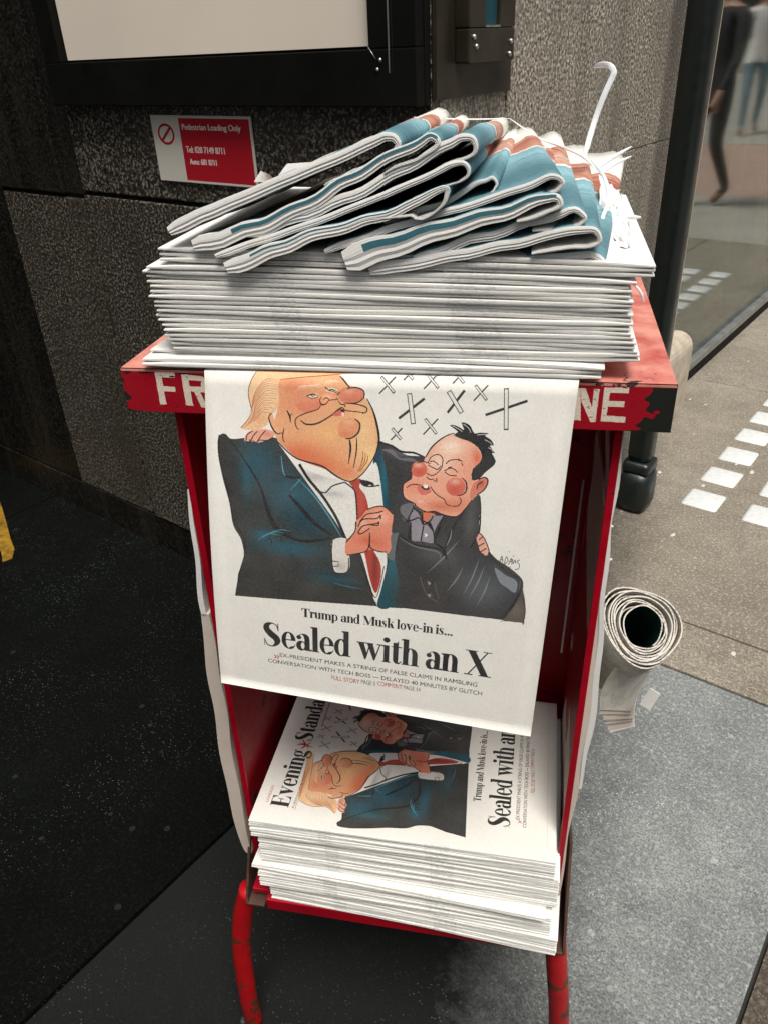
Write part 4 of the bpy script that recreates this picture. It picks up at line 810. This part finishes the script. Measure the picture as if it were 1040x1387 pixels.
# lower pile
EDGE2 = paper('newsprint_edge_fine', (.76, .75, .71), [(-.085, .008), (.045, .014)])
SL2 = [slab_mesh(20+k, .353, .245, .0032, (PAPER, EDGE2), groove=.0003) for k in range(7)]
z = -.7035; p_ = .00318; n = 47; GLW = 'folded newspapers piled on the lower shelf'
for i in range(n):
    f = i/(n-1)
    if i < 10: x, y, rz = .006, -.019, R(-2.6)
    elif i < 20: x, y, rz = -.003, -.020, R(-1.2)
    elif i < 22: x, y, rz = -.010, -.022, R(-2.2)
    elif i < 38: x, y, rz = .002, -.012, R(-.6)
    else: x, y, rz = -.004, -.014, R(.0)
    lab, grp = 'folded newspaper in the thick bundled pile on the lower shelf', GLW
    if i == 0: lab, grp = 'bottom newspaper of the lower pile, jutting over the red shelf edge', None
    if i == n-1: break
    put(SL2[i % 7], x+random.uniform(-.0007, .0007), y+random.uniform(-.0005, .0005), z, rz+random.gauss(0, .001), lab, grp); z += p_
    if i in (9, 19, 37): z += .0012
topm = slab_mesh(33, .353, .245, .0030, (PRINT, EDGE2), .4, .0003)
put(topm, -.004, -.014, z, 0, 'top newspaper of the lower pile, printed front page facing up sideways')

# the front page hanging over the lip
def fold_canvas():
    cv = Canvas(500, 400, (228, 225, 217)); cv.T = lambda p: p
    cv.fill([(14, 0), (262, 0), (238, 120), (252, 240), (246, 400), (14, 400)], (112, 150, 158), [(60, 200, 60, 400, (66, 108, 120), .75), (200, 180, 50, 260, (140, 182, 192), .8), (120, 90, 30, 120, (70, 116, 130), .6)], k=3)
    for i in range(46):
        x = random.uniform(20, 235); y = random.uniform(-20, 380); l_ = random.uniform(40, 170); c_ = random.choice([(150, 192, 200), (30, 62, 74), (110, 160, 172), (40, 80, 92)])
        cv.line([(x, y, .6), (x+random.uniform(-6, 6), y+l_*.5, random.uniform(1.2, 3.4)), (x+random.uniform(-14, 14), y+l_, .6)], col=c_, alpha=.6)
    cv.fill([(276, 0), (372, 0), (378, 150), (366, 260), (376, 400), (270, 400), (262, 250), (254, 120)], (190, 140, 118), [(330, 80, 30, 60, (206, 150, 126), .8), (320, 240, 40, 50, (150, 70, 54), .7), (345, 340, 24, 50, (92, 62, 54), .8), (300, 160, 22, 40, (216, 196, 182), .7)], k=3)
    for i in range(60):
        x = random.uniform(272, 372); y = random.uniform(-10, 390); l_ = random.uniform(14, 70)
        cv.line([(x, y, .6), (x+random.uniform(-12, 12), y+l_*.5, random.uniform(1, 3.2)), (x+random.uniform(-12, 12), y+l_, .6)], col=random.choice([(44, 30, 28), (150, 52, 38), (232, 214, 200), (228, 222, 214), (120, 60, 46)]), alpha=.75)
    return cv.image('fold_print')
FOLDP = image_mat('fold_print', fold_canvas(), .6, bump=.5, spec=.35, dirt=.5)
def leaf_edge():
    t = NT('leaf_edge'); a = t.noise(40, 4)
    ln = t.noise(1, 3, .5, t.n('ShaderNodeMapping', i_Vector=t.tc.outputs['UV'], i_Scale=(26., 1.2, 1.)).outputs[0])
    c = t.mix(t.mr(a, .3, .7), (.70, .69, .65), (.77, .755, .72)); c = t.mix(t.mr(ln, .50, .64, 0, .40), c, (.36, .35, .33))
    return t.set(c, .9, t.bump(ln, .4, .001), spec=.12)
LEAFE = leaf_edge()
def hanging():
    A = Vector((-.1465, -.0022, .0012)); B = Vector((.1505, -.0022, .0028)); D = at_y(300, 925, -.055); Cc = at_y(718, 998, -.050)
    nx, ny = 18, 26; V, uv = [], []
    rows = [(-.165, 0), (-.12, 0), (-.06, 0), (-.02, 0)]
    for j in range(-4, ny+1):
        for i in range(nx+1):
            s_ = i/nx
            if j < 0:
                d = (.07, .045, .02, .004)[j+4]; T = A.lerp(B, s_); P = Vector((T.x, d, .0016)); r_ = V0-d/PH*.9-.004
            else:
                t = j/ny; L_ = A.lerp(D, t); Q = B.lerp(Cc, t); P = L_.lerp(Q, s_)
                P = P + Vector((0, -1, 0))*(.006*math.sin(math.pi*t)*(1-.3*s_) + .0022*math.sin(s_*5+1)*t*(1-t)*2)
                if j == 0: P.y -= .0004
                r_ = V0+(1-V0)*t
            V.append(P); uv.append((s_, 1-r_))
    W_ = nx+1; nr = ny+5; N = len(V); Fc, fm = [], []
    V2 = [v + Vector((0, .0016 if k//W_ > 4 else .0006, -.0007 if k//W_ <= 4 else 0)) for k, v in enumerate(V)]
    for j in range(nr-1):
        for i in range(nx):
            a = j*W_+i; Fc.append((a, a+W_, a+W_+1, a+1)); fm.append(0); Fc.append((N+a, N+a+1, N+a+W_+1, N+a+W_)); fm.append(1)
    for j in range(nr-1):
        for i in (0, nx): a = j*W_+i; Fc.append((a, a+W_, N+a+W_, N+a)); fm.append(1)
    for i in range(nx): a = (nr-1)*W_+i; Fc.append((a, a+1, N+a+1, N+a)); fm.append(1)
    me = mesh('newspaper', V+V2, Fc, [PRINT, PAPER], fm, uv+uv, True); return me
# the homography between the flat page and the hung one is exact only for a plane; this keeps the print true on the curved sheet
o = link('newspaper', hanging(), None, SM); tag(o, 'newspaper front page with a cartoon of two men hanging over the red lip', 'newspaper')

# the tied bundle of half-folded newspapers on top
BK = [ # (outline px: upper leaf tip -> bend -> lower leaf tip, index of the bend, cap px, thickness mm, y, label)
 ([(229, 313), (262, 296), (300, 280), (370, 250), (440, 221), (505, 192), (527, 184), (539, 193), (530, 208), (505, 220), (470, 236), (440, 250)], 7, (606, 157), (10.5, 6.5, 0), 0, 'topmost folded newspaper of the tied bundle, its long white edge reaching far left'),
 ([(262, 336), (330, 313), (385, 289), (440, 262), (490, 234), (545, 206), (580, 186), (592, 191), (588, 202), (560, 217), (520, 238)], 7, (632, 163), (13, 6, 2), -0.001, 'second newspaper from the top of the tied bundle, teal print along its fold'),
 ([(333, 319), (400, 293), (480, 262), (540, 234), (600, 201), (628, 184), (643, 192), (640, 207), (610, 224), (560, 246), (500, 271), (440, 293)], 6, (686, 166), (9.5, 5.5, 0), 0, 'folded newspaper with a wide open loop, third from the top of the bundle'),
 ([(292, 347), (350, 327), (430, 299), (520, 264), (590, 233), (622, 220), (635, 229), (627, 243), (600, 254), (560, 268)], 6, (672, 192), (5.5, 4, 0), -0.002, 'thin folded newspaper under the wide looped one in the bundle'),
 ([(306, 362), (350, 348), (400, 329), (450, 312), (500, 297), (560, 274), (597, 254), (606, 260), (598, 276), (578, 294), (565, 296), (552, 290), (520, 292), (470, 306)], 7, (650, 215), (13, 5, 1), -0.005, 'crumpled folded newspaper with a dark hollow fold, lowest of the left-hand group'),
 ([(520, 300), (570, 284), (620, 262), (655, 244), (668, 241), (672, 250), (664, 263), (640, 271)], 4, (699, 176), (4.5, 3.5, 0), 0.01, 'folded newspaper between the hollow one and the wide teal one'),
 ([(440, 340), (500, 320), (560, 300), (640, 276), (700, 256), (745, 239), (761, 246), (754, 258), (730, 266)], 6, (722, 180), (5, 4.5, 0), 0, 'folded newspaper with its teal and orange printed top facing up, centre of the bundle'),
 ([(466, 352), (520, 334), (600, 310), (680, 290), (735, 270), (755, 268), (757, 280), (740, 290), (700, 300)], 5, (742, 190), (22, 7, 2), -0.003, 'folded newspaper with a broad white margin and teal strip, front left end near pile centre'),
 ([(560, 350), (620, 330), (700, 310), (770, 287), (790, 292), (787, 305), (760, 311), (720, 317)], 4, (757, 185), (7.5, 5, 0), 0.002, 'folded newspaper third from the bottom of the tied bundle'),
 ([(500, 366), (560, 356), (620, 344), (690, 332), (750, 318), (795, 310), (811, 318), (806, 331), (770, 337), (720, 343)], 6, (793, 205), (10, 5.5, 0), 0.001, 'folded newspaper second from the bottom of the tied bundle'),
 ([(480, 367), (560, 364), (630, 359), (710, 352), (790, 344), (815, 353), (808, 364), (760, 366), (690, 369), (600, 371)], 5, (842, 215), (6, 5.5, 0), 0.008, 'bottom folded newspaper of the tied bundle, lying on the flat pile'),
]
Mi3 = SMi.to_3x3(); oc = SMi @ CP
FS = [0, .035, .13, .24, .34, .44, .54, .64, .74, .77, .88, 1]; US = [.0, .045, .13, .24, .34, .44, .54, .64, .74, .80, .90, 1]
def booklet(P, bi, cap, tmm, y0, seed):
    tl, tr_, teal = tmm if isinstance(tmm, tuple) else (tmm, tmm, 0); tmm = max(tl, tr_); lenu = 1.0
    rr = random.Random(seed)
    q = [at_y(px, py, y0) for px, py in P]
    S = spline([(v.x, v.z, k) for k, v in enumerate(q)], 5); n_ = len(S)
    for k, s_ in enumerate(S): s_[1] += .0003*math.sin(k*1.1+seed*2)*math.sin(k*.37+seed); s_[0] += .0003*math.sin(k*.9+seed)
    B0 = q[bi]; d = (Mi3 @ ray(*cap)).normalized(); w_ = oc-B0; Ln = .272
    b = w_.dot(d); c = w_.length_squared-Ln**2; disc = max(0, b*b-c); t = -b+math.sqrt(disc); E_ = (oc+d*t)-B0
    ib = min(range(n_), key=lambda k: abs(S[k][2]-bi))
    arc = [0]
    for k in range(1, n_): arc.append(arc[-1]+math.hypot(S[k][0]-S[k-1][0], S[k][1]-S[k-1][1]))
    m = len(FS)-1; V, uv, Fc, fm = [], [], [], []; N = n_*(m+1); inner = []
    for j in range(m+1):
        f = FS[j]
        for k in range(n_):
            t = S[min(k+1, n_-1)][:2]-S[max(k-1, 0)][:2]; t = t/(np.hypot(*t)+1e-9); nn = (-t[1], t[0])
            a = abs(arc[k]-arc[ib]); side = 1 if k <= ib else -1
            fr_ = min(1, arc[k]/max(1e-6, arc[ib])); th = .001*(((tl+(tr_-tl)*fr_**.7) if side > 0 else tr_*(.40+.5*max(0, 1-a/.012)))*(.6+.4*min(1, (arc[k] if side > 0 else arc[-1]-arc[k])/.010)))*(1-.3*max(0, 1-a/.02))
            # the leaves press flat towards the back; only the front gapes
            lean = .0012*math.sin(3*f+seed)*math.sin(a*40)
            pin = .0012*math.sin(a*160+seed*1.7)*math.sin(f*7+seed)*min(1, a/.01) + (rr.uniform(-.0005, .0005) if j else 0)
            base = Vector((S[k][0], y0, S[k][1])) + E_*f + Vector((0, 0, lean+pin-.012*f*(1-f)*(1-math.exp(-a/.05))))
            V.append(base+Vector((nn[0], 0, nn[1]))*th/2); inner.append(base-Vector((nn[0], 0, nn[1]))*th/2)
            row = .5+.09*math.sin(seed*2.1)+side*a/.42
            uv.append((US[j], 1-row))
    V += inner; uv += uv
    for j in range(m):
        for k in range(n_-1):
            a = j*n_+k; Fc.append((a, a+1, a+n_+1, a+n_)); fm.append(0); Fc.append((N+a, N+a+n_, N+a+n_+1, N+a+1)); fm.append(2)
        for k in (0, n_-1): a = j*n_+k; Fc.append((a, a+n_, N+a+n_, N+a)); fm.append(1)
    GQ = 7 if tmm > 4.5 else 3
    base_i = len(V); M_ = len(V)
    for g_ in range(1, GQ):
        for k in range(n_):
            q_ = V[k].lerp(V[N+k], g_/GQ); V.append(q_+Vector((0, -.0007*math.sin(math.pi*g_/GQ)*min(1, tmm/6)+(.0006 if g_ in (4, 6) else 0), 0))); uv.append((g_/GQ, arc[k]*8))
    rows_ = [0]+[M_+(g_-1)*n_ for g_ in range(1, GQ)]+[N]
    for k in range(n_-1):
        for g_ in range(GQ): a0, a1 = rows_[g_], rows_[g_+1]; Fc.append((a0+k, a1+k, a1+k+1, a0+k+1)); fm.append(3 if (teal and k < ib*.96 and k > ib*.10 and 0 < g_ <= teal) else 1)
        a = m*n_+k; Fc.append((a, a+1, N+a+1, N+a)); fm.append(1)
    me = mesh('newspaper', V, Fc, [FOLDP, LEAFE, INNER, TEALP], fm, uv, True); me.polygons.foreach_set('use_smooth', [q not in (1, 3) for q in fm]); return me
for k, (P, bi, cap, tmm, y0, lab) in enumerate(BK):
    o = link('newspaper', booklet(P, bi, cap, tmm, y0, k), None, SM); tag(o, lab, 'newspaper', 'half-folded newspapers tied in a bundle')
# filler newspapers: the body of the bundle behind its gaping front edges
# straps
def ribbon(name, P, wd, m=STRAP, th=.0007, k=6):
    S = [Vector(p) for p in spline([tuple(p) for p in P], k)]
    me = tube_mesh(name, S, [wd/2*min(1, .3+.7*min(i, len(S)-1-i)/4) for i in range(len(S))], m, 8, True, th/wd*2); me.polygons.foreach_set('use_smooth', [False]*len(me.polygons)); return me
bt = empty('plastic_strap', 'cut white plastic strap round the bundle, one long end curling upward', 'strap', SM)
link('strap_end', ribbon('strap_end', [at_y(790, 215, .16), at_y(797, 190, .165), at_y(806, 160, .17), at_y(818, 128, .17), at_y(828, 106, .17), at_y(831, 97, .17), at_y(826, 89, .172), at_y(816, 87, .18), at_y(804, 90, .19)], .0046), bt)
link('strap_end', ribbon('strap_end', [at_y(806, 230, .15), at_y(828, 214, .16), at_y(855, 198, .17)], .0030), bt)
link('strap_end', ribbon('strap_end', [at_y(812, 236, .15), at_y(832, 222, .16), at_y(855, 211, .17)], .0026), bt)
link('strap_end', ribbon('strap_end', [at_y(848, 294, .12), at_y(868, 294, .12)], .0042), bt)
link('tie', ribbon('tie', [at_y(690, 160, .25), at_y(728, 186, .22), at_y(764, 200, .18), at_y(792, 214, .15), at_y(806, 232, .13)], .0018), bt)
link('tie', ribbon('tie', [at_y(560, 158, .24), at_y(600, 160, .24), at_y(640, 161, .24), at_y(690, 160, .25)], .0012), bt)
link('tie', ribbon('tie', [at_y(800, 216, .14), at_y(818, 240, .12), at_y(824, 270, .10), at_y(815, 300, .08), at_y(822, 335, .05)], .0030), bt)
link('tie', ribbon('tie', [at_y(858, 384, .006), at_y(867, 395, .003), at_y(872, 410, .003)], .0018), bt)
# crumpled wrapper at the back right
def crumple(name, P, y0, y1, seed, amp, m, jit=2):
    rr = random.Random(seed); n_ = 14; V, Fc = [], []
    (ax, ay), (bx, by), (cx, cy), (dx, dy) = P
    for j in range(n_+1):
        for i in range(n_+1):
            s_, t = i/n_, j/n_
            px = (ax*(1-s_)+bx*s_)*(1-t)+(dx*(1-s_)+cx*s_)*t; py = (ay*(1-s_)+by*s_)*(1-t)+(dy*(1-s_)+cy*s_)*t
            e = 1.6 if i in (0, n_) or j in (0, n_) else 1
            px += rr.uniform(-jit, jit)*e; py += rr.uniform(-jit, jit)*e
            V.append(at_y(px, py, y0+(y1-y0)*(1-t)+rr.uniform(-amp, amp)))
    W_ = n_+1
    for j in range(n_):
        for i in range(n_): a = j*W_+i; Fc += [(a, a+W_, a+W_+1), (a, a+W_+1, a+1)] if (i+j) % 2 else [(a, a+W_, a+1), (a+1, a+W_, a+W_+1)]
    return mesh(name, V, Fc, m, smooth=True)
WRAP = plain('white_wrapper', (.74, .75, .74), .5, 0, .05, 60, .3)
o = link('paper_wrapper', crumple('paper_wrapper', ((812, 236), (842, 262), (856, 330), (814, 345)), .05, .15, 3, .004, WRAP), None, SM)
tag(o, 'crumpled white wrapper hanging behind the right end of the tied bundle', 'wrapper')

o = link('newspaper', crumple('newspaper', ((344, 246), (353, 231), (366, 236), (374, 246)), .17, .19, 5, .0001, PAPER, .2), None, SM); tag(o, 'small white newspaper corner peeking out behind the bundle, nearer the wall sign', 'newspaper')
o = link('newspaper', crumple('newspaper', ((372, 244), (389, 221), (424, 219), (412, 240)), .18, .20, 6, .0001, PAPER, .2), None, SM); tag(o, 'larger white newspaper corner peeking out behind the bundle, right of the small one', 'newspaper')
# newspapers flattened against the outside of each side panel
def profile_paper(P, y0, y1, m, label, seed=0):
    rr = random.Random(seed); S = spline(P, 5); n_ = len(S); V, Fc = [], []; ny = 6
    for j in range(ny+1):
        y = y0+(y1-y0)*j/ny
        for s_ in S:
            c = at_y(s_[0], s_[1], y0); c.y = y; hw = s_[2]/2*.00072; w_ = .0008*math.sin(s_[1]*.06+j)
            V.append(c+Vector((-hw+w_, 0, 0))); V.append(c+Vector((hw+w_, 0, 0)))
    W_ = 2*n_
    for k in range(n_-1): Fc += [(2*k, 2*k+1, 2*k+3, 2*k+2), tuple(ny*W_+q for q in (2*k, 2*k+2, 2*k+3, 2*k+1))]
    for j in range(ny):
        for k in range(n_-1):
            a = j*W_+2*k; Fc.append((a, a+2, a+W_+2, a+W_)); Fc.append((a+1, a+W_+1, a+W_+3, a+3))
        for k in (0, n_-1): a = j*W_+2*k; Fc.append((a, a+W_, a+W_+1, a+1))
    o = link('newspaper', mesh('newspaper', V, Fc, m), None, SM)
    b = bmesh.new(); b.from_mesh(o.data); bmesh.ops.recalc_face_normals(b, faces=b.faces); b.to_mesh(o.data); b.free(); tag(o, label, 'newspaper'); return o
profile_paper([(255, 664, 4), (261, 710, 6), (267, 760, 7), (272, 805, 8), (277, 835, 8)], .0222, .2, PAPER, 'thin white newspaper edge tucked against the upper left side of the stand')
profile_paper([(278, 832, 12), (283, 868, 18), (290, 915, 21), (298, 960, 22), (305, 1010, 22), (314, 1060, 22), (323, 1105, 21), (334, 1148, 14), (338, 1157, 7)], .0222, .2, OLDP, 'worn folded newspaper pushed down the lower left side of the stand')
profile_paper([(843, 588, 5), (836, 640, 6), (829, 690, 6), (824, 720, 7), (817, 790, 8), (813, 850, 8), (810, 900, 8), (806, 940, 8), (799, 990, 8), (792, 1025, 7), (784, 1069, 5)], .0222, .2, PAPER, 'outer newspaper edge curving down the right side of the stand')
profile_paper([(822, 700, 4), (814, 770, 6), (806, 850, 8), (799, 926, 9), (787, 1015, 9), (776, 1080, 10), (766, 1134, 8), (758, 1205, 3), (757, 1214, 2)], .0222, .2, OLDP, 'inner newspaper edge running down to a point on the right side of the stand')

# rolled newspaper stuck in at the right
rl = empty('rolled_newspaper', 'rolled up newspaper stuck in the right side of the stand, open end forward', 'newspaper', SM)
dv = (Mi3 @ ray(871, 850)).normalized(); fc = oc+dv*.86
ax = (dv + Vector((-.30, .05, -.42))).normalized(); e1 = ax.cross(Vector((0, 0, 1))).normalized()*-1; e2 = e1.cross(ax).normalized()
if e1.x < 0: e1 = -e1
if e2.z < 0: e2 = -e2
def newsprint_text(name):
    t = NT(name); sx = t.n('ShaderNodeMapping', i_Vector=t.tc.outputs['Object'], i_Scale=(1., 1., 1.)).outputs[0]
    ln = t.n('ShaderNodeTexWave', i_Vector=sx, i_Scale=120.0, i_Distortion=1.5, wave_type='BANDS', bands_direction='Z').outputs['Fac']
    blk = t.noise(45, 1); ch = t.noise(700, 1)
    k = t.math('MULTIPLY', t.math('MULTIPLY', t.math('GREATER_THAN', ln, .5), t.math('GREATER_THAN', blk, .47)), t.mr(ch, .4, .55))
    c = t.mix(t.mr(t.noise(20, 4), .3, .7), (.50, .46, .40), (.62, .59, .53)); c = t.mix(t.math('MULTIPLY', k, .55), c, (.12, .12, .12))
    return t.set(c, .9, t.bump(t.noise(60, 4), .4, .002), spec=.15)
ROLLP = newsprint_text('newsprint_text'); INKSHADE = plain('hole_shade_print', (.010, .040, .032), .8, 0, .3, 30, .1, .1)  # inner turn: dark teal print with the hole's shade put into its colour
def roll():
    V, Fc = [], []; turns = 9.0; n_ = 330; m = 5
    for j in range(m+1):
        for k in range(n_+1):
            f = k/n_; an = -1.1+f*turns*2*math.pi; r_ = .0188+.0185*f
            bul = 1+(.20*f+.03)*max(0, math.cos(an-2.25))**3+.045*f*math.sin(3*an+.6)+.02*math.sin(2*an+f*9)
            r_ *= bul; r_ += .0007*math.sin(an*2+1)*f+.0004*math.sin(an*5.3)
            z_ = -.004*math.sin(an*.5+2*f)*1.0-.003*math.sin(an*1.3)
            for q in (-.00068, .00068):
                p = e1*((r_+q)*math.cos(an))+e2*((r_+q)*1.10*math.sin(an)); V.append(fc+p+ax*((z_ if j == 0 else 0)+.17*j/m))
    W_ = 2*(n_+1)
    for k in range(n_): Fc.append((2*k, 2*k+1, 2*k+3, 2*k+2))
    for j in range(m):
        for k in range(n_): a = j*W_+2*k; Fc += [(a, a+2, a+W_+2, a+W_), (a+1, a+W_+1, a+W_+3, a+3)]
        for k in (0, n_): a = j*W_+2*k; Fc.append((a, a+W_, a+W_+1, a+1))
    me = mesh('spiral_sheets', V, Fc, [ROLLP, INKSHADE], smooth=False); me.polygons.foreach_set('material_index', [1 if (i >= n_ and ((i-n_) % (2*n_+2)) < 2*(n_/8)) else 0 for i in range(len(me.polygons))]); return me
link('spiral_sheets', roll(), rl)
def flap(P0, P1, wv, m, bend, name='loose_sheet'):
    V, Fc = [], []; n_ = 10
    for i in range(n_+1):
        t = i/n_; c = P0.lerp(P1, t)+bend*math.sin(t*math.pi)
        for q in (0, 1): V.append(c+wv*q); 
    N = len(V); V += [v+Vector((.0004, .0007, 0)) for v in V]
    for i in range(n_): a = 2*i; Fc += [(a, a+1, a+3, a+2), (N+a, N+a+2, N+a+3, N+a+1), (a, a+2, N+a+2, N+a), (a+1, N+a+1, N+a+3, a+3)]
    Fc += [(2*n_, 2*n_+1, N+2*n_+1, N+2*n_), (0, N, N+1, 1)]
    return link(name, mesh(name, V, Fc, m, smooth=False), rl)
for k in range(9):
    f = k/8
    a = at_y(832+f*16, 905+f*9, .085+.004*k); b = at_y(811+f*15+random.uniform(-1.5, 1.5), 962+f*30+random.uniform(-3, 3), .095+.004*k)
    flap(a, b, at_y(884+f*6, 912, .12)-at_y(838+f*16, 908+f*10, .085), (ROLLP, OLDP)[k % 2] if k < 8 else PAPER, Vector((-.005-.002*f, 0, .001)))
flap(at_y(880, 932, .1), at_y(866, 954, .1), at_y(890, 945, .1)-at_y(876, 936, .1), PAPER, Vector((0, 0, 0)), 'torn_corner')

# ================================================================ PASSERS-BY (seen in the shop glass)
SKIN = plain('skin', (.42, .24, .17), .55, 0, .06, 20, .05); HAIRM = plain('dark_hair', (.03, .02, .014), .6); SHOE = plain('tan_leather', (.20, .10, .05), .5)
def person(label, mat, coat, trousers, height, coat_len, stride):
    root = empty('person', label, 'person', mat); k = height/1.78
    J = {'pelvis': (0, 0, .95, .135, .105), 'waist': (0, 0, 1.08, .13, .10), 'chest': (0, -.01, 1.30, .155, .11), 'neckb': (0, 0, 1.46, .075, .065), 'neck': (0, -.005, 1.52, .052, .052), 'head': (0, -.015, 1.62, .078, .095), 'top': (0, -.01, 1.73, .06, .07)}
    for s_, n_ in ((1, 'l'), (-1, 'r')):
        st_ = stride*s_
        J.update({'hip'+n_: (.09*s_, 0, .90, .095, .095), 'knee'+n_: (.10*s_, -.16*st_ if st_ > 0 else -.02, .50, .058, .06), 'ank'+n_: (.10*s_, -.22*st_, .10 if st_ >= 0 else .13, .038, .04), 'toe'+n_: (.11*s_, -.22*st_-.15, .035, .036, .03),
                  'sh'+n_: (.19*s_, 0, 1.42, .062, .06), 'elb'+n_: (.24*s_, .10*st_+.03, 1.14, .044, .045), 'wr'+n_: (.25*s_, .16*st_-.06, .90, .028, .03), 'palm'+n_: (.25*s_, .18*st_-.08, .82, .034, .022)})
        for f in range(4): J['f%d%s' % (f, n_)] = ((.25+(f-1.5)*.004)*s_, .18*st_-.08+(f-1.5)*.019, .735+abs(f-1.4)*.008, .009, .009)
        J['th'+n_] = (.24*s_, .18*st_-.135, .79, .010, .010)
    Ed = [('pelvis', 'waist'), ('waist', 'chest'), ('chest', 'neckb'), ('neckb', 'neck'), ('neck', 'head'), ('head', 'top')]
    for n_ in 'lr': Ed += [('pelvis', 'hip'+n_), ('hip'+n_, 'knee'+n_), ('knee'+n_, 'ank'+n_), ('ank'+n_, 'toe'+n_), ('neckb', 'sh'+n_), ('sh'+n_, 'elb'+n_), ('elb'+n_, 'wr'+n_), ('wr'+n_, 'palm'+n_), ('palm'+n_, 'th'+n_)]+[('palm'+n_, 'f%d%s' % (f, n_)) for f in range(4)]
    names = list(J); me = bpy.data.meshes.new('body'); me.from_pydata([(J[a][0]*k, J[a][1]*k, J[a][2]*k) for a in names], [(names.index(a), names.index(b)) for a, b in Ed], [])
    ob = bpy.data.objects.new('body', me); C.objects.link(ob); md = ob.modifiers.new('s', 'SKIN'); md.use_smooth_shade = True
    for i, a in enumerate(names): me.skin_vertices[0].data[i].radius = (J[a][3]*k, J[a][4]*k); me.skin_vertices[0].data[i].use_root = a == 'pelvis'
    ob.modifiers.new('d', 'SUBSURF').levels = 2
    bpy.context.view_layer.update(); dg = bpy.context.evaluated_depsgraph_get(); m2 = bpy.data.meshes.new_from_object(ob.evaluated_get(dg)); bpy.data.objects.remove(ob)
    m2.name = 'body'; m2.materials.clear()
    for q in (coat, trousers, SKIN, SHOE): m2.materials.append(q)
    for p in m2.polygons:
        z_ = p.center.z/k; x_ = abs(p.center.x)/k
        p.material_index = 2 if (z_ > 1.475 or (x_ > .2 and z_ < .91)) else 0 if (z_ > coat_len or (x_ > .20 and z_ > .8)) else 1 if z_ > .105 else 3
    link('body', m2, root)
    b = bmesh.new(); bmesh.ops.create_uvsphere(b, u_segments=16, v_segments=10, radius=1)
    for v in b.verts: v.co = Vector((v.co.x*.088, v.co.y*.108+.022, v.co.z*.12+1.665))*k
    bmesh.ops.delete(b, geom=[v for v in b.verts if v.co.y < -.02*k and v.co.z < 1.70*k], context='VERTS'); link('hair', bm_mesh('hair', b, HAIRM, True), root)
    nb_ = bmesh.new(); bmesh.ops.create_cone(nb_, segments=8, radius1=.017*k, radius2=.006*k, depth=.035*k)
    for v in nb_.verts: v.co = Vector((v.co.x, -.108*k+v.co.y, 1.62*k+v.co.z))
    link('nose', bm_mesh('nose', nb_, SKIN, True), root)
    for s_ in (-1, 1):
        b = bmesh.new(); bmesh.ops.create_uvsphere(b, u_segments=8, v_segments=6, radius=.011*k)
        for v in b.verts: v.co += Vector((.03*s_, -.092, 1.645))*k
        link('eye', bm_mesh('eye', b, BLACKM, True), root)
        b = bmesh.new(); bmesh.ops.create_uvsphere(b, u_segments=8, v_segments=6, radius=.03*k)
        for v in b.verts: v.co = Vector((v.co.x*.35+.083*s_*k, v.co.y*.7, v.co.z+1.63*k))
        link('ear', bm_mesh('ear', b, SKIN, True), root)
    return root
JEAN = plain('blue_denim', (.10, .18, .22), .8, 0, .25, 15); WSH = plain('white_shirt', (.70, .70, .68), .8, 0, .05, 8); DKC = plain('dark_cloth', (.022, .02, .02), .85, 0, .2, 10)
person('person in blue jeans and a long white shirt walking in the side street', WM @ Matrix.Translation((2.32, 11.8, 0)) @ Matrix.Rotation(R(-20), 4, 'Z'), WSH, JEAN, 1.86, .86, 1)
person('person in dark coat and dark trousers with tan shoes near the kerb', WM @ Matrix.Translation((1.12, 6.2, 0)) @ Matrix.Rotation(R(30), 4, 'Z'), DKC, DKC, 1.75, .80, .8)
